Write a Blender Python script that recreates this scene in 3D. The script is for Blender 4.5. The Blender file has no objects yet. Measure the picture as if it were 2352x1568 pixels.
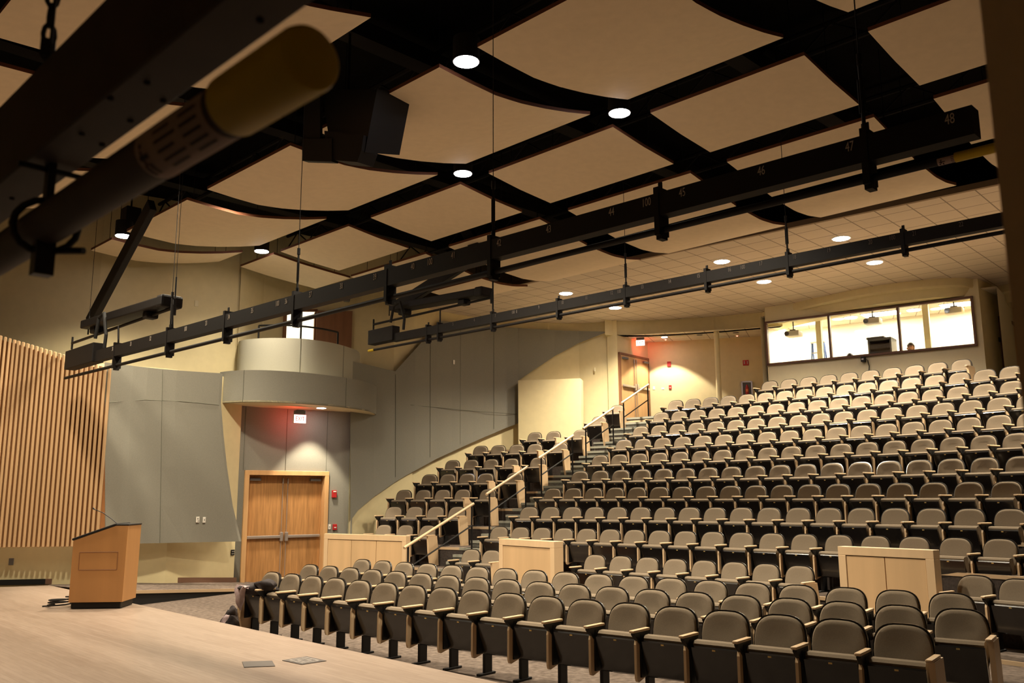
import bpy, bmesh, math, random
from mathutils import Vector, Matrix
random.seed(7)
SC = bpy.context.scene
COL = SC.collection
R_ = math.radians
PI = math.pi

# ------------------------------------------------------------------ camera model (2352 x 1568 frame)
CX, CY, F = 1176.0, 784.0, 2040.0
TH = math.atan(F / 11523.0); RO = R_(-0.25); CZ = 1.84
CT, ST, CR, SR = math.cos(TH), math.sin(TH), math.cos(RO), math.sin(RO)
EYE = Vector((0, 0, CZ))
def ray(x, y):
    x -= CX; y -= CY
    a = x * CR + y * SR; v = -x * SR + y * CR
    return Vector((a, F * CT + v * ST, F * ST - v * CT))
def onz(x, y, z):
    d = ray(x, y); return EYE + d * ((z - CZ) / d.z)
def atY(x, y, Y):
    d = ray(x, y); return EYE + d * (Y / d.y)
U = Vector((math.cos(R_(-45)), math.sin(R_(-45)), 0)); V = Vector((-U.y, U.x, 0)); Z = Vector((0, 0, 1))
def uvz(u, v, z): return U * u + V * v + Z * z
def onV(x, y, v):
    d = ray(x, y); return EYE + d * (v / d.dot(V))
class Wall:
    """vertical surface over a plan polyline given as (px, py, Y) sightings"""
    def __init__(s, pts): s.p = [atY(*q).xy for q in pts]
    def hit(s, x, y, off=0.0):
        d = ray(x, y); best = None
        n = len(s.p)
        for i in range(n - 1):
            a, b = s.p[i], s.p[i + 1]; e = b - a
            den = d.x * e.y - d.y * e.x
            if abs(den) < 1e-9: continue
            t = (a.x * e.y - a.y * e.x) / den
            q = (a.x * d.y - a.y * d.x) / den
            lo = -9 if i == 0 else -1e-6; hi = 10 if i == n - 2 else 1 + 1e-6
            if t > 0 and lo <= q <= hi and (best is None or abs(q - .5) < best[1]): best = (t, abs(q - .5), e)
        t, _, e = best
        P = EYE + d * t
        nn = Vector((e.y, -e.x, 0)).normalized()
        if nn.dot(d) > 0: nn = -nn
        return P + nn * off
    def frame(s, x, y, off=0.0):
        P = s.hit(x, y, off); Q = s.hit(x + 4, y, off)
        t = (Q - P); t.z = 0; t.normalize()
        return P, t, Vector((t.y, -t.x, 0))     # point, image-right tangent, normal to the viewer

# ------------------------------------------------------------------ materials
def lin(r, g, b):
    f = lambda c: c / 12.92 if c <= .04045 else ((c + .055) / 1.055) ** 2.4
    return (f(r), f(g), f(b), 1)
def mat(name, col, rough=.6, spec=.4, noise=0, scale=20, metal=0, emit=None, es=0, bump=0, stretch=None, coat=0):
    m = bpy.data.materials.new(name); m.use_nodes = True
    nt = m.node_tree; b = nt.nodes['Principled BSDF']
    b.inputs['Base Color'].default_value = (*col[:3], 1)
    b.inputs['Roughness'].default_value = rough; b.inputs['Metallic'].default_value = metal
    b.inputs['Specular IOR Level'].default_value = spec
    if coat: b.inputs['Coat Weight'].default_value = coat; b.inputs['Coat Roughness'].default_value = .08
    if emit: b.inputs['Emission Color'].default_value = (*emit[:3], 1); b.inputs['Emission Strength'].default_value = es
    if noise or bump:
        tc = nt.nodes.new('ShaderNodeTexCoord'); mp = nt.nodes.new('ShaderNodeMapping')
        mp.inputs['Scale'].default_value = stretch or (1, 1, 1)
        n = nt.nodes.new('ShaderNodeTexNoise'); n.inputs['Scale'].default_value = scale; n.inputs['Detail'].default_value = 5
        nt.links.new(tc.outputs['Object'], mp.inputs['Vector']); nt.links.new(mp.outputs['Vector'], n.inputs['Vector'])
        if noise:
            r = nt.nodes.new('ShaderNodeValToRGB')
            r.color_ramp.elements[0].position = .3; r.color_ramp.elements[1].position = .7
            r.color_ramp.elements[0].color = (*[c * (1 - noise) for c in col[:3]], 1)
            r.color_ramp.elements[1].color = (*[min(1, c * (1 + noise)) for c in col[:3]], 1)
            nt.links.new(n.outputs['Fac'], r.inputs['Fac']); nt.links.new(r.outputs['Color'], b.inputs['Base Color'])
        if bump:
            bp = nt.nodes.new('ShaderNodeBump'); bp.inputs['Strength'].default_value = bump; bp.inputs['Distance'].default_value = .01
            nt.links.new(n.outputs['Fac'], bp.inputs['Height']); nt.links.new(bp.outputs['Normal'], b.inputs['Normal'])
    return m
def mat_grid(name, c1, c2, mortar, bw, rh, ms, rot, offset=0, rough=.7, spec=.3, grain=0, vec='Object'):
    m = mat(name, c1, rough, spec); nt = m.node_tree; b = nt.nodes['Principled BSDF']
    tc = nt.nodes.new('ShaderNodeTexCoord'); mp = nt.nodes.new('ShaderNodeMapping'); mp.inputs['Rotation'].default_value = (0, 0, rot)
    br = nt.nodes.new('ShaderNodeTexBrick'); br.inputs['Scale'].default_value = 1
    br.inputs['Color1'].default_value = (*c1[:3], 1); br.inputs['Color2'].default_value = (*c2[:3], 1); br.inputs['Mortar'].default_value = (*mortar[:3], 1)
    br.inputs['Mortar Size'].default_value = ms; br.inputs['Brick Width'].default_value = bw; br.inputs['Row Height'].default_value = rh; br.offset = offset
    nt.links.new(tc.outputs[vec], mp.inputs['Vector']); nt.links.new(mp.outputs['Vector'], br.inputs['Vector'])
    out = br.outputs['Color']
    if grain:
        mp2 = nt.nodes.new('ShaderNodeMapping'); mp2.inputs['Scale'].default_value = (1, 14, 1)
        n = nt.nodes.new('ShaderNodeTexNoise'); n.inputs['Scale'].default_value = 3; n.inputs['Detail'].default_value = 6
        nt.links.new(mp.outputs['Vector'], mp2.inputs['Vector']); nt.links.new(mp2.outputs['Vector'], n.inputs['Vector'])
        mx = nt.nodes.new('ShaderNodeMixRGB'); mx.blend_type = 'MULTIPLY'; mx.inputs['Fac'].default_value = grain
        rp = nt.nodes.new('ShaderNodeValToRGB'); rp.color_ramp.elements[0].color = (.55, .5, .45, 1); rp.color_ramp.elements[0].position = .3; rp.color_ramp.elements[1].position = .65
        nt.links.new(n.outputs['Fac'], rp.inputs['Fac']); nt.links.new(out, mx.inputs['Color1']); nt.links.new(rp.outputs['Color'], mx.inputs['Color2']); out = mx.outputs['Color']
    nt.links.new(out, b.inputs['Base Color'])
    return m
def mat_emit(name, col, s):
    m = bpy.data.materials.new(name); m.use_nodes = True; nt = m.node_tree
    nt.nodes.remove(nt.nodes['Principled BSDF']); e = nt.nodes.new('ShaderNodeEmission')
    e.inputs['Color'].default_value = (*col[:3], 1); e.inputs['Strength'].default_value = s
    nt.links.new(e.outputs['Emission'], nt.nodes['Material Output'].inputs['Surface']); return m
def mat_glass(name):
    m = bpy.data.materials.new(name); m.use_nodes = True; nt = m.node_tree
    nt.nodes.remove(nt.nodes['Principled BSDF'])
    t = nt.nodes.new('ShaderNodeBsdfTransparent'); t.inputs['Color'].default_value = (.96, .97, .95, 1)
    g = nt.nodes.new('ShaderNodeBsdfGlossy'); g.inputs['Roughness'].default_value = .02
    mx = nt.nodes.new('ShaderNodeMixShader'); mx.inputs['Fac'].default_value = .05
    nt.links.new(t.outputs[0], mx.inputs[1]); nt.links.new(g.outputs[0], mx.inputs[2])
    nt.links.new(mx.outputs[0], nt.nodes['Material Output'].inputs['Surface']); return m
M = {}
M['cream'] = mat('cream_paint', (.70, .60, .35), .7, .2, .03, 6)
M['creamw'] = mat('cream_paint_light', (.74, .66, .44), .7, .2, .02, 6)
M['fabricwall'] = mat('grey_green_fabric', (.240, .230, .190), .95, .1, .06, 60)
M['fabricseam'] = mat('fabric_seam', (.13, .13, .10), .9, .1)
M['ivory'] = mat('ivory_fabric', (.40, .385, .31), .95, .1, .03, 60)
M['cloud'] = mat('cloud_panel', (.76, .63, .46), .75, .15, .03, 8)
M['cloudedge'] = mat('cloud_edge', (.16, .06, .03), .7, .2)
M['tile'] = mat_grid('ceiling_tile', (.62, .53, .42), (.60, .51, .40), (.27, .22, .17), .565, .565, .012, R_(42.5), 0, .85, .1)
M['tilev'] = mat_grid('lobby_ceiling_tile', (.72, .66, .55), (.70, .64, .53), (.35, .30, .24), .565, .565, .012, R_(20), 0, .85, .1)
M['void'] = mat('black_ceiling', (.006, .005, .004), .9, .1)
M['duct'] = mat('dark_steel', (.016, .014, .012), .7, .2)
M['black'] = mat('black_metal', (.006, .005, .0045), .5, .35)
M['blackp'] = mat('black_plastic', (.0075, .006, .0055), .22, .5, coat=.5)
M['rubber'] = mat('black_rubber', (.012, .011, .010), .7, .3)
M['race'] = mat('raceway_paint', (.0075, .0055, .0045), .6, .25, .1, 12)
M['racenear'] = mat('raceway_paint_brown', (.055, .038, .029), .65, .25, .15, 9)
M['maple'] = mat('maple_veneer', (.60, .40, .215), .45, .35, .07, 5, stretch=(1, 1, .08))
M['lectern'] = mat('lectern_veneer', (.47, .235, .085), .45, .35, .07, 5, stretch=(1, 1, .08))
M['maplel'] = mat('maple_solid', (.66, .47, .28), .4, .4, .05, 8, stretch=(1, 1, .15))
M['oak'] = mat('oak_veneer', (.42, .21, .075), .4, .4, .22, 16, stretch=(1.4, 1.4, .12))
M['oakd'] = mat('brown_door_wood', (.23, .105, .05), .5, .3, .12, 8, stretch=(1, 1, .15))
M['oakframe'] = mat('oak_frame', (.58, .34, .15), .45, .35, .08, 8, stretch=(1, 1, .15))
M['slat'] = mat('slat_wood', (.47, .30, .155), .5, .3, .10, 5, stretch=(1, 1, .06))
M['slatback'] = mat('slat_backing', (.30, .13, .045), .8, .2, .1, 6)
M['stage'] = mat_grid('stage_maple', (.36, .275, .215), (.315, .235, .18), (.22, .16, .115), 1.1, .057, .0012, R_(46.5), .37, .38, .4, .35)
M['carpet'] = mat('carpet', (.135, .105, .085), .95, .05, .35, 14, bump=.3)
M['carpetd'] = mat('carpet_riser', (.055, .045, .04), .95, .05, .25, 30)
M['stair'] = mat('stair_carpet', (.11, .105, .088), .95, .05, .25, 30)
M['nosing'] = mat('stair_nosing', (.27, .265, .215), .7, .2)
M['woodnose'] = mat('wood_nosing', (.50, .36, .22), .5, .3)
M['seatfab'] = mat('taupe_fabric', (.205, .162, .115), .95, .08, .08, 120)
M['plate'] = mat('brass_plate', (.75, .55, .22), .35, .5, metal=.6)
M['chrome'] = mat('steel', (.62, .56, .52), .3, .5, metal=.8)
M['white'] = mat('white_plastic', (.78, .74, .66), .5, .3)
M['grey'] = mat('grey_metal', (.16, .155, .15), .5, .3)
M['red'] = mat('red_plastic', (.42, .02, .02), .45, .4)
M['yellow'] = mat('yellow_cap', (.52, .36, .015), .5, .35, .06, 6)
M['label'] = mat('label_paper', (.34, .25, .22), .7, .2)
M['ink'] = mat('label_ink', (.03, .02, .02), .7, .2)
M['num'] = mat('painted_numerals', (.40, .34, .28), .7, .2)
M['numd'] = mat('faded_numerals', (.13, .11, .095), .7, .2)
M['winframe'] = mat('bronze_frame', (.16, .085, .055), .5, .3)
M['glass'] = mat_glass('window_glass')
M['lamp'] = mat_emit('lamp_diffuser', (1, .93, .95), 22)
M['lampw'] = mat_emit('troffer_diffuser', (1, .95, .86), 9)
M['exitglow'] = mat_emit('exit_face', (1, .44, .36), 1.9)
M['exitred'] = mat_emit('exit_letters', (1, .03, .015), .8)
M['led'] = mat_emit('red_led', (1, .08, .04), 12)
M['column'] = mat('proscenium_paint', (.86, .66, .52), .8, .15, .04, 9)
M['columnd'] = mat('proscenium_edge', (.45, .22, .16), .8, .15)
M['skin'] = mat('skin', (.52, .27, .18), .55, .35)
M['hair'] = mat('hair', (.03, .015, .01), .6, .3)
M['shirt'] = mat('shirt', (.06, .07, .10), .9, .1)
M['blue'] = mat('blue_fibreglass', (.10, .17, .42), .5, .3)
M['jacket'] = mat('jacket_cloth', (.035, .028, .028), .8, .2, .3, 9, bump=.5)
M['lining'] = mat('jacket_lining', (.36, .27, .27), .4, .5, .25, 8)
M['pocket'] = mat('floor_pocket_steel', (.10, .085, .075), .5, .4)
M['tape'] = mat('white_tape', (.45, .40, .36), .6, .3)
M['skirting'] = mat('brown_skirting', (.17, .09, .055), .6, .3)

# ------------------------------------------------------------------ mesh helpers
class MB:
    def __init__(s): s.v = []; s.f = []; s.mi = []; s.cur = 0
    def add(s, vs, fs):
        o = len(s.v); s.v += [tuple(v) for v in vs]; s.f += [tuple(i + o for i in f) for f in fs]; s.mi += [s.cur] * len(fs); return s
    def box(s, c, d, ax=None):
        X, Y_, Z_ = ax or (Vector((1, 0, 0)), Vector((0, 1, 0)), Vector((0, 0, 1)))
        c = Vector(c); vs = [c + X * (a * d[0] / 2) + Y_ * (b * d[1] / 2) + Z_ * (e * d[2] / 2) for e in (-1, 1) for a, b in ((-1, -1), (1, -1), (1, 1), (-1, 1))]
        return s.add(vs, [(3, 2, 1, 0), (4, 5, 6, 7), (0, 1, 5, 4), (1, 2, 6, 5), (2, 3, 7, 6), (3, 0, 4, 7)])
    def bbox(s, c, d, b=.006, ax=None, seg=2):
        bm = bmesh.new(); bmesh.ops.create_cube(bm, size=1)
        for v in bm.verts: v.co = Vector((v.co.x * d[0], v.co.y * d[1], v.co.z * d[2]))
        bmesh.ops.bevel(bm, geom=list(bm.edges), offset=min(b, min(d) * .45), segments=seg, profile=.5, affect='EDGES')
        X, Y_, Z_ = ax or (Vector((1, 0, 0)), Vector((0, 1, 0)), Vector((0, 0, 1)))
        c = Vector(c); bm.verts.index_update()
        vs = [c + X * v.co.x + Y_ * v.co.y + Z_ * v.co.z for v in bm.verts]; fs = [[v.index for v in f.verts] for f in bm.faces]; bm.free()
        return s.add(vs, fs)
    def hexa(s, lo, hi):     # lo, hi: 4 points each
        return s.add(list(lo) + list(hi), [(3, 2, 1, 0), (4, 5, 6, 7), (0, 1, 5, 4), (1, 2, 6, 5), (2, 3, 7, 6), (3, 0, 4, 7)])
    def tube(s, pts, r, n=10, caps=True):
        pts = [Vector(p) for p in pts]; rs = r if isinstance(r, (list, tuple)) else [r] * len(pts); rings = []
        up = Vector((0, 0, 1)); a = None
        for i, p in enumerate(pts):
            t = (pts[min(i + 1, len(pts) - 1)] - pts[max(i - 1, 0)]).normalized()
            if a is None: a = t.cross(up if abs(t.dot(up)) < .9 else Vector((1, 0, 0))).normalized()
            a = (a - t * a.dot(t)).normalized(); b = t.cross(a)
            rings.append([p + (a * math.cos(2 * PI * k / n) + b * math.sin(2 * PI * k / n)) * rs[i] for k in range(n)])
        vs = [v for ring in rings for v in ring]; fs = []
        for i in range(len(pts) - 1):
            for k in range(n): fs.append((i * n + k, i * n + (k + 1) % n, (i + 1) * n + (k + 1) % n, (i + 1) * n + k))
        if caps: fs += [tuple(range(n - 1, -1, -1)), tuple(range((len(pts) - 1) * n, len(pts) * n))]
        return s.add(vs, fs)
    def disc(s, c, r, n=28, h=.02, ax=None):   # short cylinder, axis Z
        X, Y_, Z_ = ax or (Vector((1, 0, 0)), Vector((0, 1, 0)), Vector((0, 0, 1)))
        c = Vector(c); vs = [c + (X * math.cos(2 * PI * k / n) + Y_ * math.sin(2 * PI * k / n)) * r + Z_ * (e * h / 2) for e in (-1, 1) for k in range(n)]
        return s.add(vs, [tuple(range(n - 1, -1, -1)), tuple(range(n, 2 * n))] + [(k, (k + 1) % n, n + (k + 1) % n, n + k) for k in range(n)])
    def prism(s, prof, a, b):    # prof: list of 3D points, a,b: offset vectors
        n = len(prof); vs = [Vector(p) + a for p in prof] + [Vector(p) + b for p in prof]
        return s.add(vs, [tuple(range(n - 1, -1, -1)), tuple(range(n, 2 * n))] + [(k, (k + 1) % n, n + (k + 1) % n, n + k) for k in range(n)])
    def sheet(s, rows, thick=None):     # rows of points, optional thickness vectors (same shape function)
        n = len(rows[0]); vs = [p for r in rows for p in r]
        fs = [(i * n + k, i * n + k + 1, (i + 1) * n + k + 1, (i + 1) * n + k) for i in range(len(rows) - 1) for k in range(n - 1)]
        if thick is None: return s.add(vs, fs)
        N = len(vs); vs2 = vs + [Vector(p) + thick for p in vs]
        fs2 = fs + [tuple(i + N for i in reversed(f)) for f in fs]
        m = len(rows)
        edge = [k for k in range(n)] + [i * n + n - 1 for i in range(1, m)] + [(m - 1) * n + k for k in range(n - 2, -1, -1)] + [i * n for i in range(m - 2, 0, -1)]
        for i in range(len(edge)):
            a, b = edge[i], edge[(i + 1) % len(edge)]; fs2.append((a, b, b + N, a + N))
        return s.add(vs2, fs2)
    def mesh(s, name, mats, smooth=False):
        me = bpy.data.meshes.new(name); me.from_pydata(s.v, [], s.f)
        for m in (mats if isinstance(mats, (list, tuple)) else [mats]): me.materials.append(m)
        if any(s.mi): me.polygons.foreach_set('material_index', s.mi)
        bm = bmesh.new(); bm.from_mesh(me); bmesh.ops.recalc_face_normals(bm, faces=bm.faces[:]); bm.to_mesh(me); bm.free()
        if smooth:
            me.polygons.foreach_set('use_smooth', [True] * len(me.polygons))
            try: me.set_sharp_from_angle(angle=R_(40))
            except Exception: pass
        me.update(); return me
    def build(s, name, mats, parent=None, smooth=False, loc=None):
        me = s.mesh(name, mats, smooth)
        if loc is not None:
            loc = Vector(loc)
            me.transform(Matrix.Translation(-loc))
        o = bpy.data.objects.new(name, me); COL.objects.link(o)
        if loc is not None: o.location = loc
        if parent:
            o.parent = parent; pw = Vector(); q = parent
            while q: pw += q.location; q = q.parent
            o.location = (loc if loc is not None else Vector()) - pw
        return o
def tag(o, label=None, cat=None, group=None, kind=None):
    if label: o['label'] = label
    if cat: o['category'] = cat
    if group: o['group'] = group
    if kind: o['kind'] = kind
    return o
def empty(name, loc=(0, 0, 0), label=None, cat=None, group=None, kind=None):
    o = bpy.data.objects.new(name, None); COL.objects.link(o); o.location = loc; o.empty_display_size = .1
    return tag(o, label, cat, group, kind)
def struct(o, label, cat): return tag(o, label, cat, None, 'structure')
def text_into(mb, body, P, X, Y_, size, depth=.004, align='CENTER'):
    c = bpy.data.curves.new('lettering', 'FONT'); c.body = body; c.size = size; c.align_x = align; c.align_y = 'CENTER'; c.extrude = depth / 2; c.resolution_u = 3
    o = bpy.data.objects.new('lettering', c); COL.objects.link(o)
    bpy.context.view_layer.update()
    me = o.evaluated_get(bpy.context.evaluated_depsgraph_get()).to_mesh()
    N = X.cross(Y_); P = Vector(P)
    mb.add([P + X * v.co.x + Y_ * v.co.y + N * v.co.z for v in me.vertices], [tuple(p.vertices) for p in me.polygons])
    o.evaluated_get(bpy.context.evaluated_depsgraph_get()).to_mesh_clear()
    bpy.data.objects.remove(o); bpy.data.curves.remove(c)
ORD = ['zeroth', 'first', 'second', 'third', 'fourth', 'fifth', 'sixth', 'seventh', 'eighth', 'ninth', 'tenth', 'eleventh', 'twelfth', 'thirteenth', 'fourteenth', 'fifteenth', 'sixteenth', 'seventeenth', 'eighteenth', 'nineteenth', 'twentieth', 'twenty-first']

# ------------------------------------------------------------------ seating geometry: rows are arcs (centre x, centre y, radius, start angle, angle step, floor height)
ROWS = {
1:(45.355,63.922,-70.691,0.81608,-0.00707,0.00), 2:(43.019,62.892,-67.154,0.81123,-0.00774,0.00), 3:(45.349,67.674,-70.973,0.82902,-0.00762,0.00),
4:(-21.929,-9.884,34.584,0.83160,0.01566,0.04), 5:(-22.300,-9.837,35.746,0.90826,0.01502,0.44), 6:(-14.675,-2.271,25.852,0.95266,0.02055,0.83),
7:(-16.269,-2.262,27.872,0.87106,0.01938,1.22), 8:(-12.788,1.199,23.868,0.92950,0.02251,1.61), 9:(-14.761,0.279,26.816,0.89396,0.02010,2.01),
10:(-12.298,2.156,24.578,0.91602,0.02165,2.40), 11:(-16.258,-0.844,30.344,0.87461,0.01744,2.79), 12:(-12.855,1.422,27.158,0.91039,0.01915,3.18),
13:(-17.586,-2.391,34.095,0.87216,0.01519,3.58), 14:(-16.293,-1.491,33.356,0.81393,0.01582,3.97)}
PUSH = {4:.35, 5:.30, 6:.20, 7:.13, 8:.08}
def seat_at(k, n):
    cx, cy, rr, a0, da, z = ROWS[k]
    a = a0 - n * da
    e = Vector((math.cos(a), math.sin(a), 0))
    P = Vector((cx, cy, z)) + e * rr
    if rr < 0: e = -e
    e = e if rr > 0 else -(-e)
    nrm = Vector((math.cos(a), math.sin(a), 0))
    if k in PUSH and n > 8: P += nrm * PUSH[k] * ((n - 8) / 7) ** 2
    return P, nrm
CC = Vector((-15.5, -1.5))
def row_r(k, ph):
    cx, cy, rr, a0, da, z = ROWS[k]; e = Vector((math.cos(ph), math.sin(ph))); w = CC - Vector((cx, cy)); b = -w.dot(e)
    r = b + math.sqrt(b * b - (w.length_squared - rr * rr))
    return r
FRONT = .50
def front_r(k, ph):
    if k <= 14: return row_r(k, ph) - FRONT
    return row_r(14, ph) + .55
def pol(r, ph, z): return Vector((CC.x + r * math.cos(ph), CC.y + r * math.sin(ph), z))
def tier_z(k): return ROWS[min(k, 14)][5]
PH0, PH1 = R_(18), R_(61.2)
ST0, ST1 = R_(52.75), R_(55.15)     # the aisle stairs
LANDZ = 4.06

# ------------------------------------------------------------------ floors
mb = MB()
mb.hexa([(-16, -4, -.3), (17, -4, -.3), (17, 30, -.3), (-16, 30, -.3)], [(-16, -4, 0), (17, -4, 0), (17, 30, 0), (-16, 30, 0)])
struct(mb.build('floor', M['carpet']), 'mottled brown carpet floor of the hall between stage and seats', 'floor')

phs = [PH0 + (PH1 - PH0) * i / 60 for i in range(61)]
mb = MB()
for k in range(4, 15):
    z0, z1 = tier_z(k), (tier_z(k - 1) if k > 4 else 0)
    fr = [front_r(k, p) for p in phs]; bk = [front_r(k + 1, p) for p in phs]
    lo = [pol(a, p, z1 - .02) for a, p in zip(fr, phs)]; fl = [pol(a, p, z0) for a, p in zip(fr, phs)]; bl = [pol(b, p, z0) for b, p in zip(bk, phs)]
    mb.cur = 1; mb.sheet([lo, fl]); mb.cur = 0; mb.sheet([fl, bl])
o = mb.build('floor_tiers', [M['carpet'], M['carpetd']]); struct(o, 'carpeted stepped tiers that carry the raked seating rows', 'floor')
mb = MB()
for k in range(4, 15):
    fr = [front_r(k, p) for p in phs]; z0 = tier_z(k)
    mb.sheet([[pol(a - .012, p, z0 - .045) for a, p in zip(fr, phs)], [pol(a - .012, p, z0 + .004) for a, p in zip(fr, phs)], [pol(a + .03, p, z0 + .004) for a, p in zip(fr, phs)]])
mb.build('nosing', M['woodnose'], o)

# aisle stairs, three risers to a tier
mb = MB(); nz = MB()
sph = [ST0 + (ST1 - ST0) * i / 6 for i in range(7)]
STEPS = []     # (radius of nosing at mid, z)
for k in range(4, 15):
    z0 = tier_z(k) if k < 14 else LANDZ
    zp = tier_z(k - 1) if k > 4 else 0
    for j in (1, 2, 3):
        if k == 4 and j < 3: continue
        zs = zp + (z0 - zp) * j / 3
        def rn(p): 
            a = front_r(k, p); b = front_r(k - 1, p) if k > 4 else a - .85
            return a - (a - b) * (3 - j) / 3
        def rb(p): 
            return front_r(k + 1, p) if k < 14 else row_r(14, p) + 2.6
        f = [pol(rn(p), p, zs) for p in sph]; b = [pol(rb(p), p, zs) for p in sph]; l = [pol(rn(p), p, zs - .17) for p in sph]
        if j == 3: b = [pol(rn(p) + .9 if k < 14 else rb(p), p, zs) for p in sph]
        mb.sheet([l, f, b])
        nz.sheet([[pol(rn(p) - .014, p, zs - .048) for p in sph], [pol(rn(p) - .014, p, zs + .005) for p in sph], [pol(rn(p) + .045, p, zs + .005) for p in sph]])
        STEPS.append((rn((ST0 + ST1) / 2), zs, rn))
o = mb.build('stairs', M['stair']); struct(o, 'carpeted aisle stairs climbing between the two seating blocks', 'stairs')
nz.build('nosing', M['nosing'], o)

# stage with its maple boards, front fascia, and the ramp along the side wall
HS = .30
e0 = onz(112, 1343.5, HS); e1 = onz(1150, 1568, HS); d_ = (e1 - e0).normalized(); e2 = e1 + d_ * 9
bk0 = e0 + Vector((-5, -3.3, 0)); 
mb = MB()
poly = [e0, e2, Vector((e2.x, -4, HS)), Vector((-14, -4, HS)), Vector((-14, e0.y - 2.6, HS))]
mb.prism([Vector((p.x, p.y, 0)) for p in poly], Vector((0, 0, 0)), Vector((0, 0, HS)))
o = mb.build('floor_stage', M['stage']); struct(o, 'pale maple board stage floor in the foreground', 'stage floor')
mb = MB(); nrm = Vector((d_.y, -d_.x, 0)); nrm = nrm if nrm.dot(V) > 0 else -nrm
mb.hexa([e0 + nrm * .001 - Z * .29, e2 + nrm * .001 - Z * .29, e2 + nrm * .015 - Z * .29, e0 + nrm * .015 - Z * .29], [e0 + nrm * .001 - Z * .03, e2 + nrm * .001 - Z * .03, e2 + nrm * .015 - Z * .03, e0 + nrm * .015 - Z * .03])
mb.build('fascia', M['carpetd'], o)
# ramp
ra = onz(282, 1356, .28); rb_ = onz(532, 1352, .09); rd = (rb_ - ra)
rw0 = onz(112, 1340, .29); rw1 = onz(282, 1332, .28); rw2 = onz(549, 1327, .09)
rl = ra - rd * .10; rl.z = .295
cw = Vector((rw2.x + .5, rw2.y + .9, .0)); cb = Vector((rb_.x + .35, rb_.y + .8, 0))
mb = MB()
top = [[e0 - Z * .005, rw0], [rl, rw1], [rb_, rw2], [cb + Z * .012, cw + Z * .012]]
mb.sheet([[Vector(p) for p in r] for r in top])
o = mb.build('floor_ramp', M['carpet']); struct(o, 'carpeted access ramp along the side wall below the grey panel', 'ramp')
mb = MB()
side = [e0, rl, rb_, cb + Z * .012]
sn = Vector((rd.y, -rd.x, 0)).normalized()
mb.sheet([[Vector((p.x, p.y, 0)) for p in side], [Vector((p.x, p.y, p.z - .045)) for p in side]])
mb.build('ramp_side', M['rubber'], o)
mb = MB()
for a, b in zip(side[1:], side[2:]):
    mb.hexa([a - Z * .05, b - Z * .05, b - Z * .05 + sn * .03, a - Z * .05 + sn * .03], [a + Z * .006, b + Z * .006, b + Z * .006 + sn * .03, a + Z * .006 + sn * .03])
mb.build('nosing', M['woodnose'], o)

# ------------------------------------------------------------------ walls
def wall_strip(w, cols, off=0., thick=.0):
    """cols: list of (px_top,py_top,px_bot,py_bot) sightings on wall w"""
    return [[w.hit(a, b, off) for a, b, c, d in cols], [w.hit(c, d, off) for a, b, c, d in cols]]
def vwall(w, z0, z1, name, m, label, cat='wall', i0=0, i1=None):
    mb = MB(); p = w.p[i0:i1]
    mb.sheet([[Vector((q.x, q.y, z0)) for q in p], [Vector((q.x, q.y, z1)) for q in p]])
    return struct(mb.build(name, m), label, cat)
HC = 8.6
# side wall of the stage and hall, cream, low part
WL = Wall([(-700, 1150, 15.0), (-300, 1150, 16.2), (0, 1150, 17.0), (225, 1150, 17.35), (390, 1150, 18.2), (545, 1150, 19.75)])
vwall(WL, 0, 4.5, 'wall_left', M['cream'], 'cream painted side wall beside the stage', i1=6)
WLU = Wall([(-700, 700, 15.8), (-300, 700, 17.2), (0, 700, 18.1), (225, 700, 18.7), (390, 700, 19.5), (545, 700, 20.6), (600, 700, 21.3)])
vwall(WLU, 4.2, HC, 'wall_left_upper', M['cream'], 'cream upper wall above the timber slats and the grey panel')
# upper wall behind the balcony
WU = Wall([(545, 800, 20.6), (600, 800, 21.4), (700, 800, 22.3), (812, 800, 22.6), (905, 800, 22.95), (950, 800, 23.4), (1000, 800, 24.1), (1050, 800, 24.7), (1100, 800, 25.2), (1150, 800, 25.6), (1190, 800, 25.8), (1260, 800, 26.0), (1330, 800, 26.1), (1396, 800, 25.9)])
vwall(WU, 3.9, HC, 'wall_balcony', M['cream'], 'cream upper wall behind the round balcony', i1=5)
vwall(WU, 0, HC, 'wall_hall', M['cream'], 'long curving cream side wall beside the raked seats', i0=4)
# recess wall with the double door
WD = Wall([(480, 1150, 19.45), (810, 1150, 21.55)])
wd0 = WD.p[0]; wd1 = WD.p[1]
DT, DL, DR = 1079, 557, 753
pl, tl, nl = WD.frame(558.5, 1150); pr = WD.hit(752.5, 1150)
dzt = WD.hit(655, 1081).z
mb = MB()
A = Vector((wd0.x, wd0.y, 0)); B = Vector((wd1.x, wd1.y, 0)); L_ = Vector((pl.x, pl.y, 0)); Rr = Vector((pr.x, pr.y, 0))
H3 = 4.2
for a, b, z0, z1 in ((A, L_, 0, H3), (Rr, B, 0, H3), (L_, Rr, dzt, H3)):
    mb.hexa([a + Z * z0, b + Z * z0, b + Z * z0 - nl * .08, a + Z * z0 - nl * .08], [a + Z * z1, b + Z * z1, b + Z * z1 - nl * .08, a + Z * z1 - nl * .08])
o = struct(mb.build('wall_recess', M['fabricwall']), 'grey-green fabric wall around the double door under the balcony', 'wall')
mb = MB()
for x in (560, 657, 750):
    q = WD.hit(x, 1040, .006)
    mb.box(Vector((q.x, q.y, (dzt + 3.9) / 2)), (.008, .004, 3.9 - dzt), (tl, nl, Z))
mb.build('seam', M['fabricseam'], o)
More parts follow.
